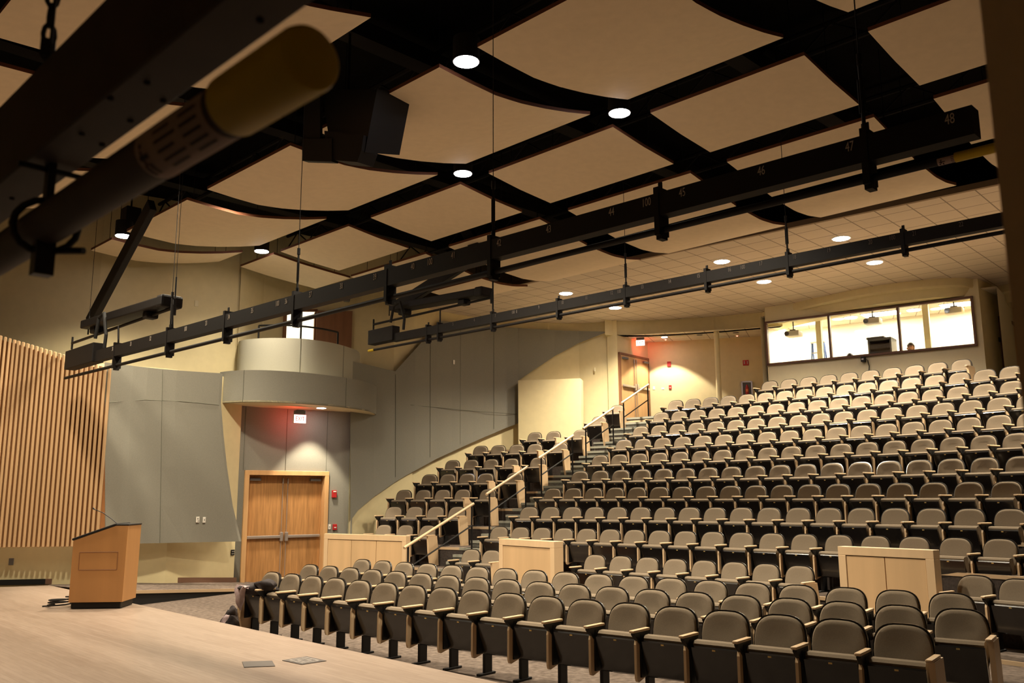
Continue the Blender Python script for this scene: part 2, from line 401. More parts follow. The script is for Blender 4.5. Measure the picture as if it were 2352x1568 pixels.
# connecting return between recess wall and hall wall (dark joint)
q0 = WD.hit(806, 1150); q1 = WU.p[4]
mb = MB(); p0 = Vector((wd1.x, wd1.y, 0)); p1 = Vector((WU.p[4].x, WU.p[4].y, 0)); 
WH = Wall([(801, 1150, 21.45), (850, 1000, 22.1), (905, 900, 22.8), (950, 900, 23.3), (1000, 900, 24.0), (1050, 900, 24.6), (1100, 900, 25.1), (1150, 900, 25.5), (1190, 900, 25.7), (1260, 850, 25.9), (1330, 820, 26.0), (1396, 780, 25.8)])
mb.sheet([[Vector((q.x, q.y, 0)) for q in WH.p[:4]], [Vector((q.x, q.y, 4.9)) for q in WH.p[:4]]])
struct(mb.build('wall_hall_base', M['cream']), 'cream base wall curving up beside the left seating block', 'wall')
# grey fabric on the hall wall: curved lower edge, cut upper edge
def interp(tab, x):
    if x <= tab[0][0]: return tab[0][1]
    for (a, b), (c, d) in zip(tab, tab[1:]):
        if x <= c: return b + (d - b) * (x - a) / (c - a)
    return tab[-1][1]
topT = [(801, 829), (825, 834), (905, 853), (1010, 737), (1060, 742), (1160, 752), (1300, 760), (1396, 762)]
botT = [(801, 1196), (819, 1171), (855, 1141), (916, 1099), (999, 1054), (1082, 1016), (1160, 983), (1189, 972)]
bot2 = [(1189, 874), (1274, 818), (1331, 788), (1396, 762.5)]
xs = [801, 810, 819, 835, 855, 880, 905, 906, 925, 950, 975, 1000, 1010, 1035, 1060, 1085, 1110, 1135, 1160, 1189]
def grey(cols, name, label):
    mb = MB(); rows = []
    N = 6
    for i in range(N + 1):
        rows.append([WH.hit(x, yt + (yb - yt) * i / N, .05) for x, yt, yb in cols])
    back = [[p + (p - EYE).normalized() * .05 for p in r] for r in rows]
    mb.sheet(rows); mb.sheet(back)
    ed = rows[0] + [r[-1] for r in rows[1:]] + rows[-1][::-1][1:] + [r[0] for r in rows[::-1][1:]]
    eb = back[0] + [r[-1] for r in back[1:]] + back[-1][::-1][1:] + [r[0] for r in back[::-1][1:]]
    mb.sheet([ed, eb])
    return struct(mb.build(name, M['fabricwall']), label, 'acoustic wall panel')
cols = [(x, interp(topT, x), interp(botT, x)) for x in xs]
o = grey(cols, 'wall_hall_fabric', 'grey-green fabric wall panel with a curved lower edge above the left seats')
mb = MB()
def seamline(mb, w, pts, off=.056, r=.006):
    mb.tube([w.hit(x, y, off) for x, y in pts], r, 4)
seamline(mb, WH, [(985, 768), (984, 1050)]); seamline(mb, WH, [(1055, 745), (1054, 1020)]); seamline(mb, WH, [(1132, 752), (1132, 985)])
seamline(mb, WH, [(905, 860), (905, 1095)]); seamline(mb, WH, [(940, 930), (1000, 936), (1080, 944), (1186, 951)])
mb.build('seam', M['fabricseam'], o)
cols = [(x, interp(topT, x), interp(bot2, x)) for x in (1189, 1215, 1240, 1274, 1300, 1331, 1360, 1392)]
grey(cols, 'wall_upper_fabric', 'tapering grey-green fabric panel above the cream corner wall')
# cream block in front of that corner
mb = MB(); a = atY(1190, 880, 25.35); b = atY(1333, 880, 24.95); dirb = Vector((b.x - a.x, b.y - a.y, 0)); back = Vector((-dirb.y, dirb.x, 0)).normalized() * .55
zt = atY(1260, 871, 25.15).z
P4 = [Vector((a.x, a.y, 1)), Vector((b.x, b.y, 1)), Vector((b.x, b.y, 1)) + back, Vector((a.x, a.y, 1)) + back]
mb.prism(P4, Vector(), Z * (zt - 1)); struct(mb.build('wall_corner_block', M['cream']), 'cream boxed-out wall behind the top of the left seating block', 'wall')
# dark corner joint between recess and hall walls
mb = MB(); q = WD.hit(804, 1050, .0); mb.box(Vector((q.x, q.y, 2.0)), (.035, .05, 3.8)); struct(mb.build('trim_1', M['fabricseam']), 'dark vertical joint to the right of the double door', 'trim')

# big grey panel left of the door, standing proud of the cream wall
WP = Wall([(205, 1150, 16.95), (300, 1150, 17.35), (400, 1150, 17.95), (560, 1150, 19.25)])
edgeR = [(505, 857), (501, 926), (507, 1000), (515, 1073), (528, 1161), (548, 1243)]
mb = MB(); rows = []
for i, (xr, yr) in enumerate(edgeR):
    t = (yr - 857) / (1243 - 857); xl = 240 - 31 * t
    yl = 832 + (1250 - 832) * t
    rows.append([WP.hit(xl + (xr - xl) * j / 8, yl + (yr - yl) * j / 8 + 3 * math.sin(PI * j / 8) * (1 - t), .02) for j in range(9)])
mb.sheet(rows, Vector((.02, .09, 0)))
o = struct(mb.build('wall_stage_fabric', M['fabricwall']), 'large smooth grey-green fabric panel between slat wall and double door', 'acoustic wall panel')
mb = MB(); seamline(mb, WP, [(242, 925), (330, 918), (420, 922), (502, 930)], .026, .005); seamline(mb, WP, [(372, 850), (366, 1246)], .026, .005)
mb.build('seam', M['fabricseam'], o)
# slat wall
WS = Wall([(-700, 1150, 14.8), (-300, 1150, 15.95), (0, 1150, 16.7), (240, 1150, 17.0)])
mb = MB()
sl, sr = WS.hit(-330, 1254), WS.hit(226, 1254)
nS = 52
zb_ = WS.hit(100, 1256).z
for i in range(nS):
    x = -330 + (240 + 330) * (i + .5) / nS
    P, t, n = WS.frame(x, 1100, .03)
    yt = 778 + (x) * (848 - 778) / 240.
    zt = WS.hit(x, yt).z
    w = (WS.hit(x + 5, 1100) - WS.hit(x - 5, 1100)).length / 10 * (570 / nS)
    mb.bbox(Vector((P.x, P.y, (zb_ + zt) / 2)), (w * .56, .07, zt - zb_), .008, (t, n, Z), 1)
o = struct(mb.build('wall_slat', M['slat']), 'wall of vertical honey-coloured timber slats beside the stage', 'slat wall')
mb = MB()
xs_ = [-330 + 570 * i / 12 for i in range(13)]
mb.sheet([[WS.hit(x, 779 + x * 70 / 240, -.02) for x in xs_], [Vector((WS.hit(x, 1254, -.02).x, WS.hit(x, 1254, -.02).y, zb_ + .01)) for x in xs_]], Vector((-.01, .03, 0)))
mb.build('backing', M['slatback'], o)
# skirtings
def skirt(w, pts, h, name, m, label, off=.015):
    mb = MB(); lo = [w.hit(x, y, off) for x, y in pts]
    mb.sheet([[p for p in lo], [p + Z * h for p in lo]], Vector((.0, .012, 0))); struct(mb.build(name, m), label, 'skirting')
def base_z(w, x, z, off): 
    P = w.hit(x, 1250, off); return Vector((P.x, P.y, z))
mb = MB(); L1 = [base_z(WL, x, HS, .02) for x in (-500, -200, 0, 112)]; mb.sheet([L1, [p + Z * .10 for p in L1]], Vector((0, .015, 0))); struct(mb.build('baseboard_stage', M['rubber']), 'black skirting at the back of the stage', 'skirting')
mb = MB(); L1 = [base_z(WL, x, z, .02) for x, z in ((112, .3), (282, .28), (420, .2), (545, .09))]; mb.sheet([L1, [p + Z * .10 for p in L1]], Vector((0, .015, 0))); struct(mb.build('baseboard_ramp', M['skirting']), 'brown skirting along the ramp', 'skirting')
# outer shell out of view
mb = MB()
for a, b in (((-14.6, 13.2), (-14.6, -4)), ((-14.6, -4), (17, -4)), ((17, -4), (17, 22)), ((17, 22), (12.6, 23.0))):
    mb.sheet([[Vector((*a, 0)), Vector((*b, 0))], [Vector((*a, HC)), Vector((*b, HC))]])
struct(mb.build('wall_shell', M['cream']), 'plain cream walls enclosing the hall behind the viewer', 'wall')

# ------------------------------------------------------------------ double door under the balcony
def door_unit(name, P0, P1, z0, z1, label, wood, fw=.10, depth=.16, leaves=2, bars=True, recess=.10, framem=None, nv=None):
    """door between plan points P0, P1 (image left, right); outer frame size"""
    t = (P1 - P0); t.z = 0; W = t.length; t.normalize(); n = nv or Vector((t.y, -t.x, 0))
    c = (P0 + P1) / 2; root = empty(name, (c.x, c.y, z0), label, 'door', None, 'structure')
    ax = (t, n, Z); H = z1 - z0
    mb = MB()
    for s_, px in ((-1, P0), (1, P1)):
        q = px - t * (s_ * fw / 2); mb.bbox(Vector((q.x, q.y, z0 + H / 2)) - n * (depth / 2 - .03), (fw, depth, H), .006, ax, 1)
    mb.bbox(Vector((c.x, c.y, z1 - fw / 2)) - n * (depth / 2 - .03), (W, depth + .004, fw), .006, ax, 1)
    mb.build('door_frame', framem or wood, root)
    lw = (W - 2 * fw) / leaves
    for i in range(leaves):
        lc = c + t * ((i - (leaves - 1) / 2) * lw) - n * recess
        mb = MB(); mb.bbox(Vector((lc.x, lc.y, z0 + (H - fw) / 2)), (lw - .006, .045, H - fw - .008), .003, ax, 1)
        leaf = mb.build('door_leaf', wood, root)
        sgn = 1 if (i == 0 and leaves == 2) else -1
        if bars:
            mb = MB(); bc = lc + n * .06
            mb.bbox(Vector((bc.x, bc.y, z0 + 1.02)), (lw - .06, .05, .065), .012, ax); mb.bbox(Vector((bc.x, bc.y, z0 + 1.02)) + t * sgn * (lw / 2 - .06), (.07, .07, .2), .01, ax)
            b = mb.build('panic_bar', M['chrome'], leaf)
            mb = MB(); rc = lc + n * .045 + t * sgn * (lw / 2 - .06)
            mb.tube([Vector((rc.x, rc.y, z0 + .1)), Vector((rc.x, rc.y, z0 + H - fw - .06))], .009, 8); mb.bbox(Vector((rc.x, rc.y, z0 + H - fw - .12)), (.03, .03, .12), .006, ax)
            b = mb.build('latch_rod', M['chrome'], leaf)
            mb = MB(); cc = lc + n * .06 - t * sgn * (lw / 2 - .18)
            mb.bbox(Vector((cc.x, cc.y, z0 + H - fw - .09)), (.26, .07, .06), .008, ax)
            b = mb.build('door_closer', M['grey'], leaf)
        else:
            mb = MB(); kc = lc + n * .05 - t * (lw / 2 - .08)
            mb.tube([Vector((kc.x, kc.y, z0 + .98)) - n * .03, Vector((kc.x, kc.y, z0 + .98)) + n * .02, Vector((kc.x, kc.y, z0 + .98)) + n * .02 + t * .1], .012, 8)
            b = mb.build('door_handle', M['chrome'], leaf)
    return root
door_unit('door_1', L_ + nl * .02, Rr + nl * .02, 0, dzt, 'oak double door with panic bars under the round balcony', M['oak'], .105, .30, 2, True, .17, M['oakframe'])
mb = MB(); c_ = (L_ + Rr) / 2 - nl * .34; mb.box(c_ + Z * 1.3, (3, .02, 2.8), (tl, nl, Z)); struct(mb.build('wall_door_back', M['void']), 'dark space behind the double door', 'wall')

# ------------------------------------------------------------------ round balcony
def plan(pts): return [atY(x, y, Y).xy for x, y, Y in pts]
def smooth_plan(p, n=6):
    out = []
    for i in range(len(p) - 1):
        a, b, c, d = p[max(i - 1, 0)], p[i], p[i + 1], p[min(i + 2, len(p) - 1)]
        for j in range(n):
            t = j / n
            out.append(.5 * ((2 * b) + (c - a) * t + (2 * a - 5 * b + 4 * c - d) * t * t + (3 * b - a - 3 * c + d) * t ** 3))
    out.append(p[-1]); return out
low = smooth_plan(plan([(503, 900, 19.35), (530, 900, 19.15), (575, 900, 19.05), (630, 900, 19.15), (700, 900, 19.5), (765, 900, 20.05), (820, 900, 20.75), (850, 900, 21.4), (862, 900, 22.0), (862, 900, 22.7)]))
upp = smooth_plan(plan([(545, 820, 20.6), (552, 820, 20.15), (590, 820, 19.9), (640, 820, 19.85), (700, 820, 20.0), (760, 820, 20.5), (800, 820, 21.15), (820, 820, 21.7), (825, 820, 22.5)]))
BZ0, BZ1, BZ2 = 3.92, 4.61, 5.46
root = empty('round_balcony', (low[20].x, low[20].y, BZ0), 'stepped round balcony of grey and ivory fabric above the double door', 'balcony', None, 'structure')
def ring(pts, z0, z1, th=.08):
    mb = MB()
    mb.sheet([[Vector((p.x, p.y, z0)) for p in pts], [Vector((p.x, p.y, z1)) for p in pts]], Vector((.015, th, 0))); return mb
ring(low, BZ0, BZ1).build('lower_drum', M['fabricwall'], root, True)
ring(upp, BZ1 - .3, BZ2).build('upper_drum', M['ivory'], root, True)
mb = MB()
cl = [Vector((p.x, p.y, BZ1 - .02)) for p in low]; mb.add(cl + [Vector((low[0].x + .1, 22.5, BZ1 - .02))], [tuple(range(len(cl) + 1))]); mb.build('ledge', M['ivory'], root)
# soffit with the swirling tail that dies into the hall wall
tail = [WH.hit(846, 962, .02), WH.hit(852, 972, .05), WH.hit(866, 974, .05), WH.hit(890, 977, .04), WH.hit(918, 980.5, .03)]
sof = [Vector((p.x, p.y, BZ0)) for p in low[:-2]]
tl3 = [Vector((t.x, t.y, BZ0 - .02 - .15 * i / 4)) for i, t in enumerate([atY(857, 958, 22.2), atY(853, 965, 22.35), atY(866, 972, 22.3), atY(890, 977, 22.55), atY(918, 980, 22.95)])]
bkw = [Vector((WU.p[4].x + .3, WU.p[4].y + .5, BZ0)), Vector((WU.p[1].x, WU.p[1].y + .3, BZ0))]
poly = sof + tl3 + bkw
mb = MB(); mb.prism(poly, Vector(), Z * .035); mb.build('soffit', M['creamw'], root)
mb = MB()
for i in (10, 33): 
    p = low[i]; mb.tube([Vector((p.x, p.y - .004, BZ0)), Vector((p.x, p.y - .004, BZ1))], .006, 4)
for i in (23, 34):
    p = upp[i]; mb.tube([Vector((p.x, p.y - .004, BZ1)), Vector((p.x, p.y - .004, BZ2))], .006, 4)
mb.build('seam', M['fabricseam'], root)
mb = MB()
rp = smooth_plan(plan([(592, 735, 20.3), (640, 725, 20.25), (690, 718, 20.4), (740, 718, 20.75), (775, 735, 21.2)]), 5)
rz = BZ2 + .40
mb.tube([Vector((p.x, p.y + .12, rz)) for p in rp], .022, 8)
for i in (0, 10, 20): mb.tube([Vector((rp[i].x, rp[i].y + .12, BZ2 - .2)), Vector((rp[i].x, rp[i].y + .12, rz))], .022, 8)
mb.build('balcony_rail', M['black'], root)
# balcony doorway: glowing opening and brown leaf standing open
P0, P1 = WU.hit(652, 750, .03), WU.hit(722, 750, .03); zt = WU.hit(690, 715).z; z0b = 4.3
t = (P1 - P0).normalized(); n = Vector((t.y, -t.x, 0))
root = empty('door_2', (P0.x, P0.y, z0b), 'open brown door with glowing opening on the round balcony', 'door', None, 'structure')
c = (P0 + P1) / 2
mb = MB(); mb.box(Vector((P0.x, P0.y, (z0b + zt) / 2)), (.07, .1, zt - z0b), (t, n, Z)); mb.box(Vector((P1.x, P1.y, (z0b + zt) / 2)), (.05, .1, zt - z0b), (t, n, Z)); mb.box(Vector((c.x, c.y, zt)), ((P1 - P0).length + .1, .1, .07), (t, n, Z)); mb.build('door_frame', M['oakd'], root)
mb = MB(); mb.box(Vector((c.x, c.y, (z0b + zt) / 2)) + n * .0, ((P1 - P0).length, .02, zt - z0b), (t, n, Z)); mb.build('lobby_glow_sheet', mat_emit('lobby_glow', (1, .86, .55), .75), root)  # emissive sheet filling the opening, stands in for the lit room beyond
Q0, Q1 = WU.hit(726, 750, .1), WU.hit(808, 750, .1); zt2 = WU.hit(770, 716).z; cq = (Q0 + Q1) / 2; tq = (Q1 - Q0).normalized()
mb = MB(); mb.bbox(Vector((cq.x, cq.y, (z0b + zt2) / 2)), ((Q1 - Q0).length, .045, zt2 - z0b), .004, (tq, Vector((tq.y, -tq.x, 0)), Z), 1); leaf = mb.build('door_leaf', M['oakd'], root)
mb = MB(); mb.box(Vector((Q0.x, Q0.y, (z0b + zt2) / 2)) + n * .04, (.03, .03, .25), (tq, n, Z)); hh = mb.build('hinge', M['chrome'], leaf)

# ------------------------------------------------------------------ rear: lobby recess, header, control booth
ZC = 7.0       # tile ceiling height
EDL, EDR = onz(1085, 673.5, ZC), onz(2308, 416, ZC)
ed = (EDR - EDL).normalized(); EDL2 = EDL - ed * 4.2; EDR2 = EDR + ed * 6
HD = Wall([(1418, 740, 25.75), (1480, 740, 25.75), (1560, 740, 25.5), (1640, 740, 25.2), (1750, 740, 24.6)])
BW = Wall([(1752, 790, 24.05), (1762, 790, 23.9), (2255, 740, 20.75)])
# lobby recess: pier, door wall, back wall
pier0, pier1 = atY(1396, 850, 25.8), atY(1419, 850, 25.6)
dw0, dw1 = atY(1419, 850, 25.65), atY(1489, 850, 26.95)
bk1 = atY(1765, 850, 25.9)
mb = MB()
mb.sheet([[Vector((pier0.x, pier0.y, 1)), Vector((pier1.x, pier1.y, 1))], [Vector((pier0.x, pier0.y, ZC)), Vector((pier1.x, pier1.y, ZC))]])
struct(mb.build('wall_pier', M['cream']), 'narrow cream pier left of the upper doors', 'wall')
zdt = atY(1420, 808, 25.65).z; 
mb = MB(); d0, d1 = Vector((dw0.x, dw0.y, 0)), Vector((dw1.x, dw1.y, 0)); tt = (d1 - d0).normalized(); nn_ = Vector((tt.y, -tt.x, 0))
mb.sheet([[d0 + Z * 3, d1 + Z * 3], [d0 + Z * 6.6, d1 + Z * 6.6]]); struct(mb.build('wall_lobby_side', M['cream']), 'cream wall holding the upper double doors', 'wall')
mb = MB(); mb.sheet([[d1 + Z * 3, Vector((bk1.x, bk1.y, 3))], [d1 + Z * 6.6, Vector((bk1.x, bk1.y, 6.6))]]); struct(mb.build('wall_lobby_back', M['cream']), 'cream rear wall of the lobby recess with alarm fittings', 'wall')
door_unit('door_3', d0 + tt * .03 + nn_ * .03, d1 - tt * .03 + nn_ * .03, LANDZ, zdt, 'oak double doors at the top of the aisle stairs', M['oakframe'], .07, .08, 2, True, .0, M['oakd'])
HB = 6.56
mb = MB()
hp = HD.p + [Vector((HD.p[-1].x + .5, HD.p[-1].y - .25))]
lo = [Vector((pier1.x - .35, pier1.y - .02, HB))] + [Vector((p.x, p.y, HB)) for p in hp]
mb.sheet([lo, [Vector((p.x, p.y, ZC + .02)) for p in lo]], Vector((.05, .2, 0))); struct(mb.build('wall_header', M['cream']), 'cream header band above the lobby recess', 'wall')
mb = MB(); mb.add([lo[1], lo[-1], Vector((bk1.x, bk1.y, HB)), Vector((dw1.x, dw1.y, HB)), Vector((dw0.x, dw0.y, HB))], [(0, 1, 2, 3, 4)]); struct(mb.build('ceiling_lobby', M['tilev']), 'low tiled ceiling of the lobby recess', 'ceiling')
mb = MB(); q = atY(1646, 780, 25.15); mb.tube([Vector((q.x, q.y, 3.4)), Vector((q.x, q.y, HB))], .075, 16); struct(mb.build('column', M['cream'], None, True), 'slim round cream column in the lobby recess', 'column')
# booth front wall with window opening
sill, head = BW.hit(2000, 818).z, BW.hit(2000, 710).z
w0, w1 = BW.hit(1761, 795), BW.hit(2240, 735)
b0, b1 = Vector((*BW.p[0], 0)), Vector((*BW.p[2], 0))
W0, W1 = Vector((w0.x, w0.y, 0)), Vector((w1.x, w1.y, 0))
tb = (W1 - W0).normalized(); nb = Vector((tb.y, -tb.x, 0))
zsl, zsr, zhl, zhr = BW.hit(1763, 844).z, BW.hit(2245, 790).z, BW.hit(1759, 743).z, BW.hit(2234, 676).z
sill, head = (zsl + zsr) / 2, (zhl + zhr) / 2
mb = MB()
bb = Vector((*BW.p[1], 0))
for a, b, z0, z1 in ((bb, W0, 3.9, ZC), (W1, b1, 3.9, ZC), (W0, W1, 3.9, sill), (W0, W1, head, ZC)):
    mb.hexa([a + Z * z0, b + Z * z0, b + Z * z0 - nb * .12, a + Z * z0 - nb * .12], [a + Z * z1, b + Z * z1, b + Z * z1 - nb * .12, a + Z * z1 - nb * .12])
struct(mb.build('wall_booth', M['creamw']), 'pale cream front wall of the control booth behind the top row', 'wall')
mb = MB(); mb.sheet([[bb + Z * 3.9, Vector((bk1.x - .1, bk1.y, 3.9))], [bb + Z * ZC, Vector((bk1.x - .1, bk1.y, ZC))]])
struct(mb.build('wall_booth_side', M['creamw']), 'cream side wall of the control booth', 'wall')
root = empty('window_1', (W0.x, W0.y, sill), 'long three-pane window of the control booth in a brown frame', 'window', None, 'structure')
mb = MB(); fw = .055; WW = (W1 - W0).length
cW = (W0 + W1) / 2
mb.box(cW + Z * (sill + fw / 2) + nb * .02, (WW, .10, fw), (tb, nb, Z)); mb.box(cW + Z * (head - fw / 2) + nb * .02, (WW, .10, fw), (tb, nb, Z))
m1_, m2_ = BW.hit(1907, 770), BW.hit(2066, 750)
for q in (W0 + tb * fw / 2, W1 - tb * fw / 2, Vector((m1_.x, m1_.y, 0)), Vector((m2_.x, m2_.y, 0))):
    mb.box(Vector((q.x, q.y, (sill + head) / 2)) + nb * .02, (fw, .10, head - sill), (tb, nb, Z))
mb.build('window_frame', M['winframe'], root)
for a, b in ((W0, m1_), (m1_, m2_), (m2_, W1)):
    mb = MB(); c = Vector(((a.x + b.x) / 2, (a.y + b.y) / 2, (sill + head) / 2)); mb.box(c - nb * .02, ((Vector((b.x, b.y, 0)) - Vector((a.x, a.y, 0))).length - fw, .006, head - sill - 2 * fw), (tb, nb, Z)); mb.build('window_pane', M['glass'], root)
# bulging soffit over the window
bp = smooth_plan([onz(x, y, ZC).xy for x, y in ((1700, 724), (1742, 719), (1800, 702), (1900, 678), (2000, 658), (2080, 647), (2150, 640), (2215, 638), (2250, 646), (2275, 660), (2330, 648), (2400, 632))], 4)
mb = MB()
rows = []
for j in range(9):
    t_ = j / 8
    rows.append([Vector((p.x, p.y, ZC)) + nb * (-.30 * t_ ** 1.0) + Z * (-.16 * t_ - .22 * math.sin(t_ * PI * .5)) for p in bp])
rows = [[Vector((p.x, p.y, ZC + .05)) for p in bp], [Vector((p.x, p.y, ZC - .17)) for p in bp]] + [[Vector((p.x, p.y, ZC - .17)) - nb * (.16 * t_) - Z * (.05 * math.sin(t_ * PI)) for p in bp] for t_ in (.33, .66, 1)] + [[Vector((p.x, p.y, ZC - .17 - .22)) - nb * .34 for p in bp], [Vector((p.x, p.y, ZC - .17 - .24)) - nb * .95 for p in bp]]
mb.sheet(rows)
struct(mb.build('trim_2', M['cream'], None, True), 'rounded cream soffit bulging above the booth window', 'soffit')
# booth interior
root = empty('control_booth_interior', (cW.x, cW.y, 4.35), 'brightly lit cream room of the control booth behind its window', 'room', None, 'structure')
D = 2.6
i0, i1 = W0 - tb * .2 - nb * .13, W1 + tb * .5 - nb * .13; j0, j1 = i0 - nb * D, i1 - nb * D
zc_ = 6.78
mb = MB(); mb.sheet([[i0 + Z * 4.35, j0 + Z * 4.35, j1 + Z * 4.35, i1 + Z * 4.35], [i0 + Z * zc_, j0 + Z * zc_, j1 + Z * zc_, i1 + Z * zc_]])
mb.build('inner_wall', mat('booth_cream', (.78, .72, .55), .7, .2), root)
mb = MB(); mb.add([i0 + Z * 4.35, i1 + Z * 4.35, j1 + Z * 4.35, j0 + Z * 4.35], [(0, 1, 2, 3)]); mb.build('inner_floor', M['carpet'], root)
mb = MB(); mb.add([i0 + Z * zc_, i1 + Z * zc_, j1 + Z * zc_, j0 + Z * zc_], [(0, 1, 2, 3)]); mb.build('inner_ceiling', M['tilev'], root)
def inbooth(px, py, dep):
    w = Wall([(1752, 790, 24)]) if False else None
    d = ray(px, py); base = W0 - nb * dep
    t_ = (base - EYE).dot(nb) / d.dot(nb); return EYE + d * t_
mb = MB()
for px in (1882, 2131):
    q = inbooth(px, 770, .9); mb.box(Vector((q.x, q.y, 5.56)), (.14, .14, 2.42), (tb, nb, Z))
mb.build('post', M['creamw'], root)
mb = MB(); q = inbooth(1790, 820, D - .02); mb.box(Vector((q.x, q.y, 5.3)) + tb * .25, (.75, .03, 1.9), (tb, nb, Z)); mb.build('inner_door', M['creamw'], root)
for px, py, w_ in ((1845, 750, .9), (2023, 722, .9), (2205, 690, .9), (1955, 743, .35), (2100, 726, .35)):
    q = inbooth(px, py, 1.75); P = Vector((q.x, q.y, zc_ - .02))
    mb = MB()
    if w_ > .5: mb.box(P, (w_, .5, .02), (tb, nb, Z))
    else: mb.disc(P, .17, 24, .02)
    tr = empty('troffer_light' if w_ > .5 else 'booth_downlight', P, None, 'ceiling light', 'lights in the control booth')
    tag(tr, '%s ceiling light inside the control booth, %s' % ('rectangular' if w_ > .5 else 'round', {1845: 'behind the first window pane', 2023: 'beside the middle projector', 2205: 'above the projector in the last pane', 1955: 'near the middle pane\'s first corner', 2100: 'near the third pane first corner'}[px]))
    mb.build('diffuser', M['lampw'], tr)
    mb = MB()
    if w_ > .5: mb.box(P + Z * .012, (w_ + .05, .55, .012), (tb, nb, Z))
    else: mb.disc(P + Z * .012, .19, 24, .012)
    mb.build('light_rim', M['white'], tr)
    if w_ > .5:
        l = bpy.data.lights.new('booth_light', 'AREA'); l.shape = 'RECTANGLE'; l.size = w_; l.size_y = .5; l.energy = 42; l.color = (1, .90, .70)
        lo_ = bpy.data.objects.new('booth_light', l); COL.objects.link(lo_); lo_.location = P - Z * .03; lo_.rotation_euler.z = math.atan2(tb.y, tb.x)

# right-hand wall past the booth with its door
r0 = Vector((*BW.p[2], 0)); r1 = atY(2345, 760, 22.9); r1 = Vector((r1.x, r1.y, 0)); rt = (r1 - r0).normalized()
r2 = r1 + rt * .5
mb = MB(); mb.sheet([[r0 + Z * 2.5, r2 + Z * 2.5], [r0 + Z * ZC, r2 + Z * ZC]]); mb.sheet([[r2 + Z * 2.5, r2 + tb * 6 + Z * 2.5], [r2 + Z * ZC, r2 + tb * 6 + Z * ZC]]); struct(mb.build('wall_right', M['cream']), 'cream wall turning back past the control booth', 'wall')
WR = Wall([(2258, 760, 20.8), (2345, 760, 22.9)]); WR.p = [r0.xy, r1.xy]
D0, D1 = WR.hit(2297, 780, .03), WR.hit(2337, 780, .03)
door_unit('door_4', Vector((D0.x, D0.y, 0)), Vector((D1.x, D1.y, 0)), 3.97, WR.hit(2318, 737).z, 'single wooden door with dark frame past the control booth', M['oakframe'], .09, .1, 1, False, .03, M['winframe'])
P, t, n = WR.frame(2294, 780, .02)
mb = MB(); mb.bbox(P, (.12, .02, .11), .004, (t, n, Z), 1); tag(mb.build('room_sign', M['black']), 'small dark sign on the wall beside the single wooden door', 'sign')

# ------------------------------------------------------------------ ceilings
cp = [onz(x, y, ZC) for x, y in ((985, 696), (1045, 717), (1100, 730), (1150, 737), (1206, 741), (1260, 743), (1321, 743), (1396, 739))]
mb = MB()
poly = [EDL2, EDR2, EDR2 + Vector((3, 7, 0)), Vector((12.6, 30, ZC)), Vector((-4, 30, ZC)), EDL2 + Vector((-1, 3, 0))]
mb.prism(poly, Vector(), Z * .06)
struct(mb.build('ceiling', M['tile']), 'tiled rear ceiling with recessed downlights', 'ceiling')
mb = MB(); en = Vector((ed.y, -ed.x, 0))
mb.hexa([EDL2 + en * .03 - Z * .035, EDR2 + en * .03 - Z * .035, EDR2 - en * .05 - Z * .035, EDL2 - en * .05 - Z * .035], [EDL2 + en * .03 + Z * .07, EDR2 + en * .03 + Z * .07, EDR2 - en * .05 + Z * .07, EDL2 - en * .05 + Z * .07])
struct(mb.build('trim_3', mat('edge_trim', (.24, .17, .11), .7, .2)), 'brown edge trim along the front of the tiled ceiling', 'trim')
mb = MB(); mb.hexa([(-18, -4, HC), (17, -4, HC), (17, 32, HC), (-18, 32, HC)], [(-18, -4, HC + .2), (17, -4, HC + .2), (17, 32, HC + .2), (-18, 32, HC + .2)])
struct(mb.build('ceiling_void', M['void']), 'black painted ceiling void above the hung panels', 'ceiling')
mb = MB()
for v in (4.2, 8.0, 11.4, 14.2):
    for dz in (8.1, 8.45):
        mb.tube([uvz(-21, v, dz), uvz(0, v, dz)], .04, 6)
    for i in range(42):
        u = -21 + i * .5; mb.tube([uvz(u, v, 8.1 if i % 2 else 8.45), uvz(u + .5, v, 8.45 if i % 2 else 8.1)], .018, 5)
for u in (-17, -13.2, -9.6, -6.2): mb.box(uvz(u, 9, 8.25), (.3, 14, .25), (U, V, Z))
struct(mb.build('trim_4', M['duct']), 'dark steel trusses and ducts in the ceiling void', 'trusses')

# hung clouds: one long wave profile cut into rows, five columns
PROF = [(2.4, 7.15), (4.0, 7.22), (5.0, 7.36), (5.8, 7.56), (6.86, 7.30), (7.4, 7.265), (7.9, 7.25), (8.4, 7.30), (8.9, 7.385), (9.4, 7.49), (9.87, 7.61), (10.42, 7.575), (11.2, 7.475), (12.05, 7.41), (12.55, 7.38), (13.3, 7.25), (14.0, 7.13), (14.3, 7.10), (14.9, 7.06), (15.4, 7.09), (15.9, 7.17)]
KC = .94
PROF = [(a * KC, CZ + (b - CZ) * KC) for a, b in PROF]
def prof(v): return interp(PROF, v)
BANDS = [(2.4, 5.78), (6.86, 9.87), (10.42, 12.05), (12.55, 14.02), (14.3, 15.9)]
COLS = {'a': (-7.44, -4.95), 'aa': (-4.10, -1.2), 'b': (-10.99, -8.16), 'c': (-14.54, -11.75), 'd': (-18.09, -15.33), 'e': (-20.1, -18.87)}
BANDS = [(a * KC, b * KC) for a, b in BANDS]; COLS = {k: (a * KC, b * KC) for k, (a, b) in COLS.items()}
rown = ['directly over the stage', 'first row past the stage', 'second row past the stage', 'third row past the stage', 'row touching the tiled ceiling']
coln = {'a': 'second from the pier', 'aa': 'nearest the pier', 'b': 'third from the pier', 'c': 'fourth from the pier', 'd': 'fifth from the pier', 'e': 'narrow one by the wall'}
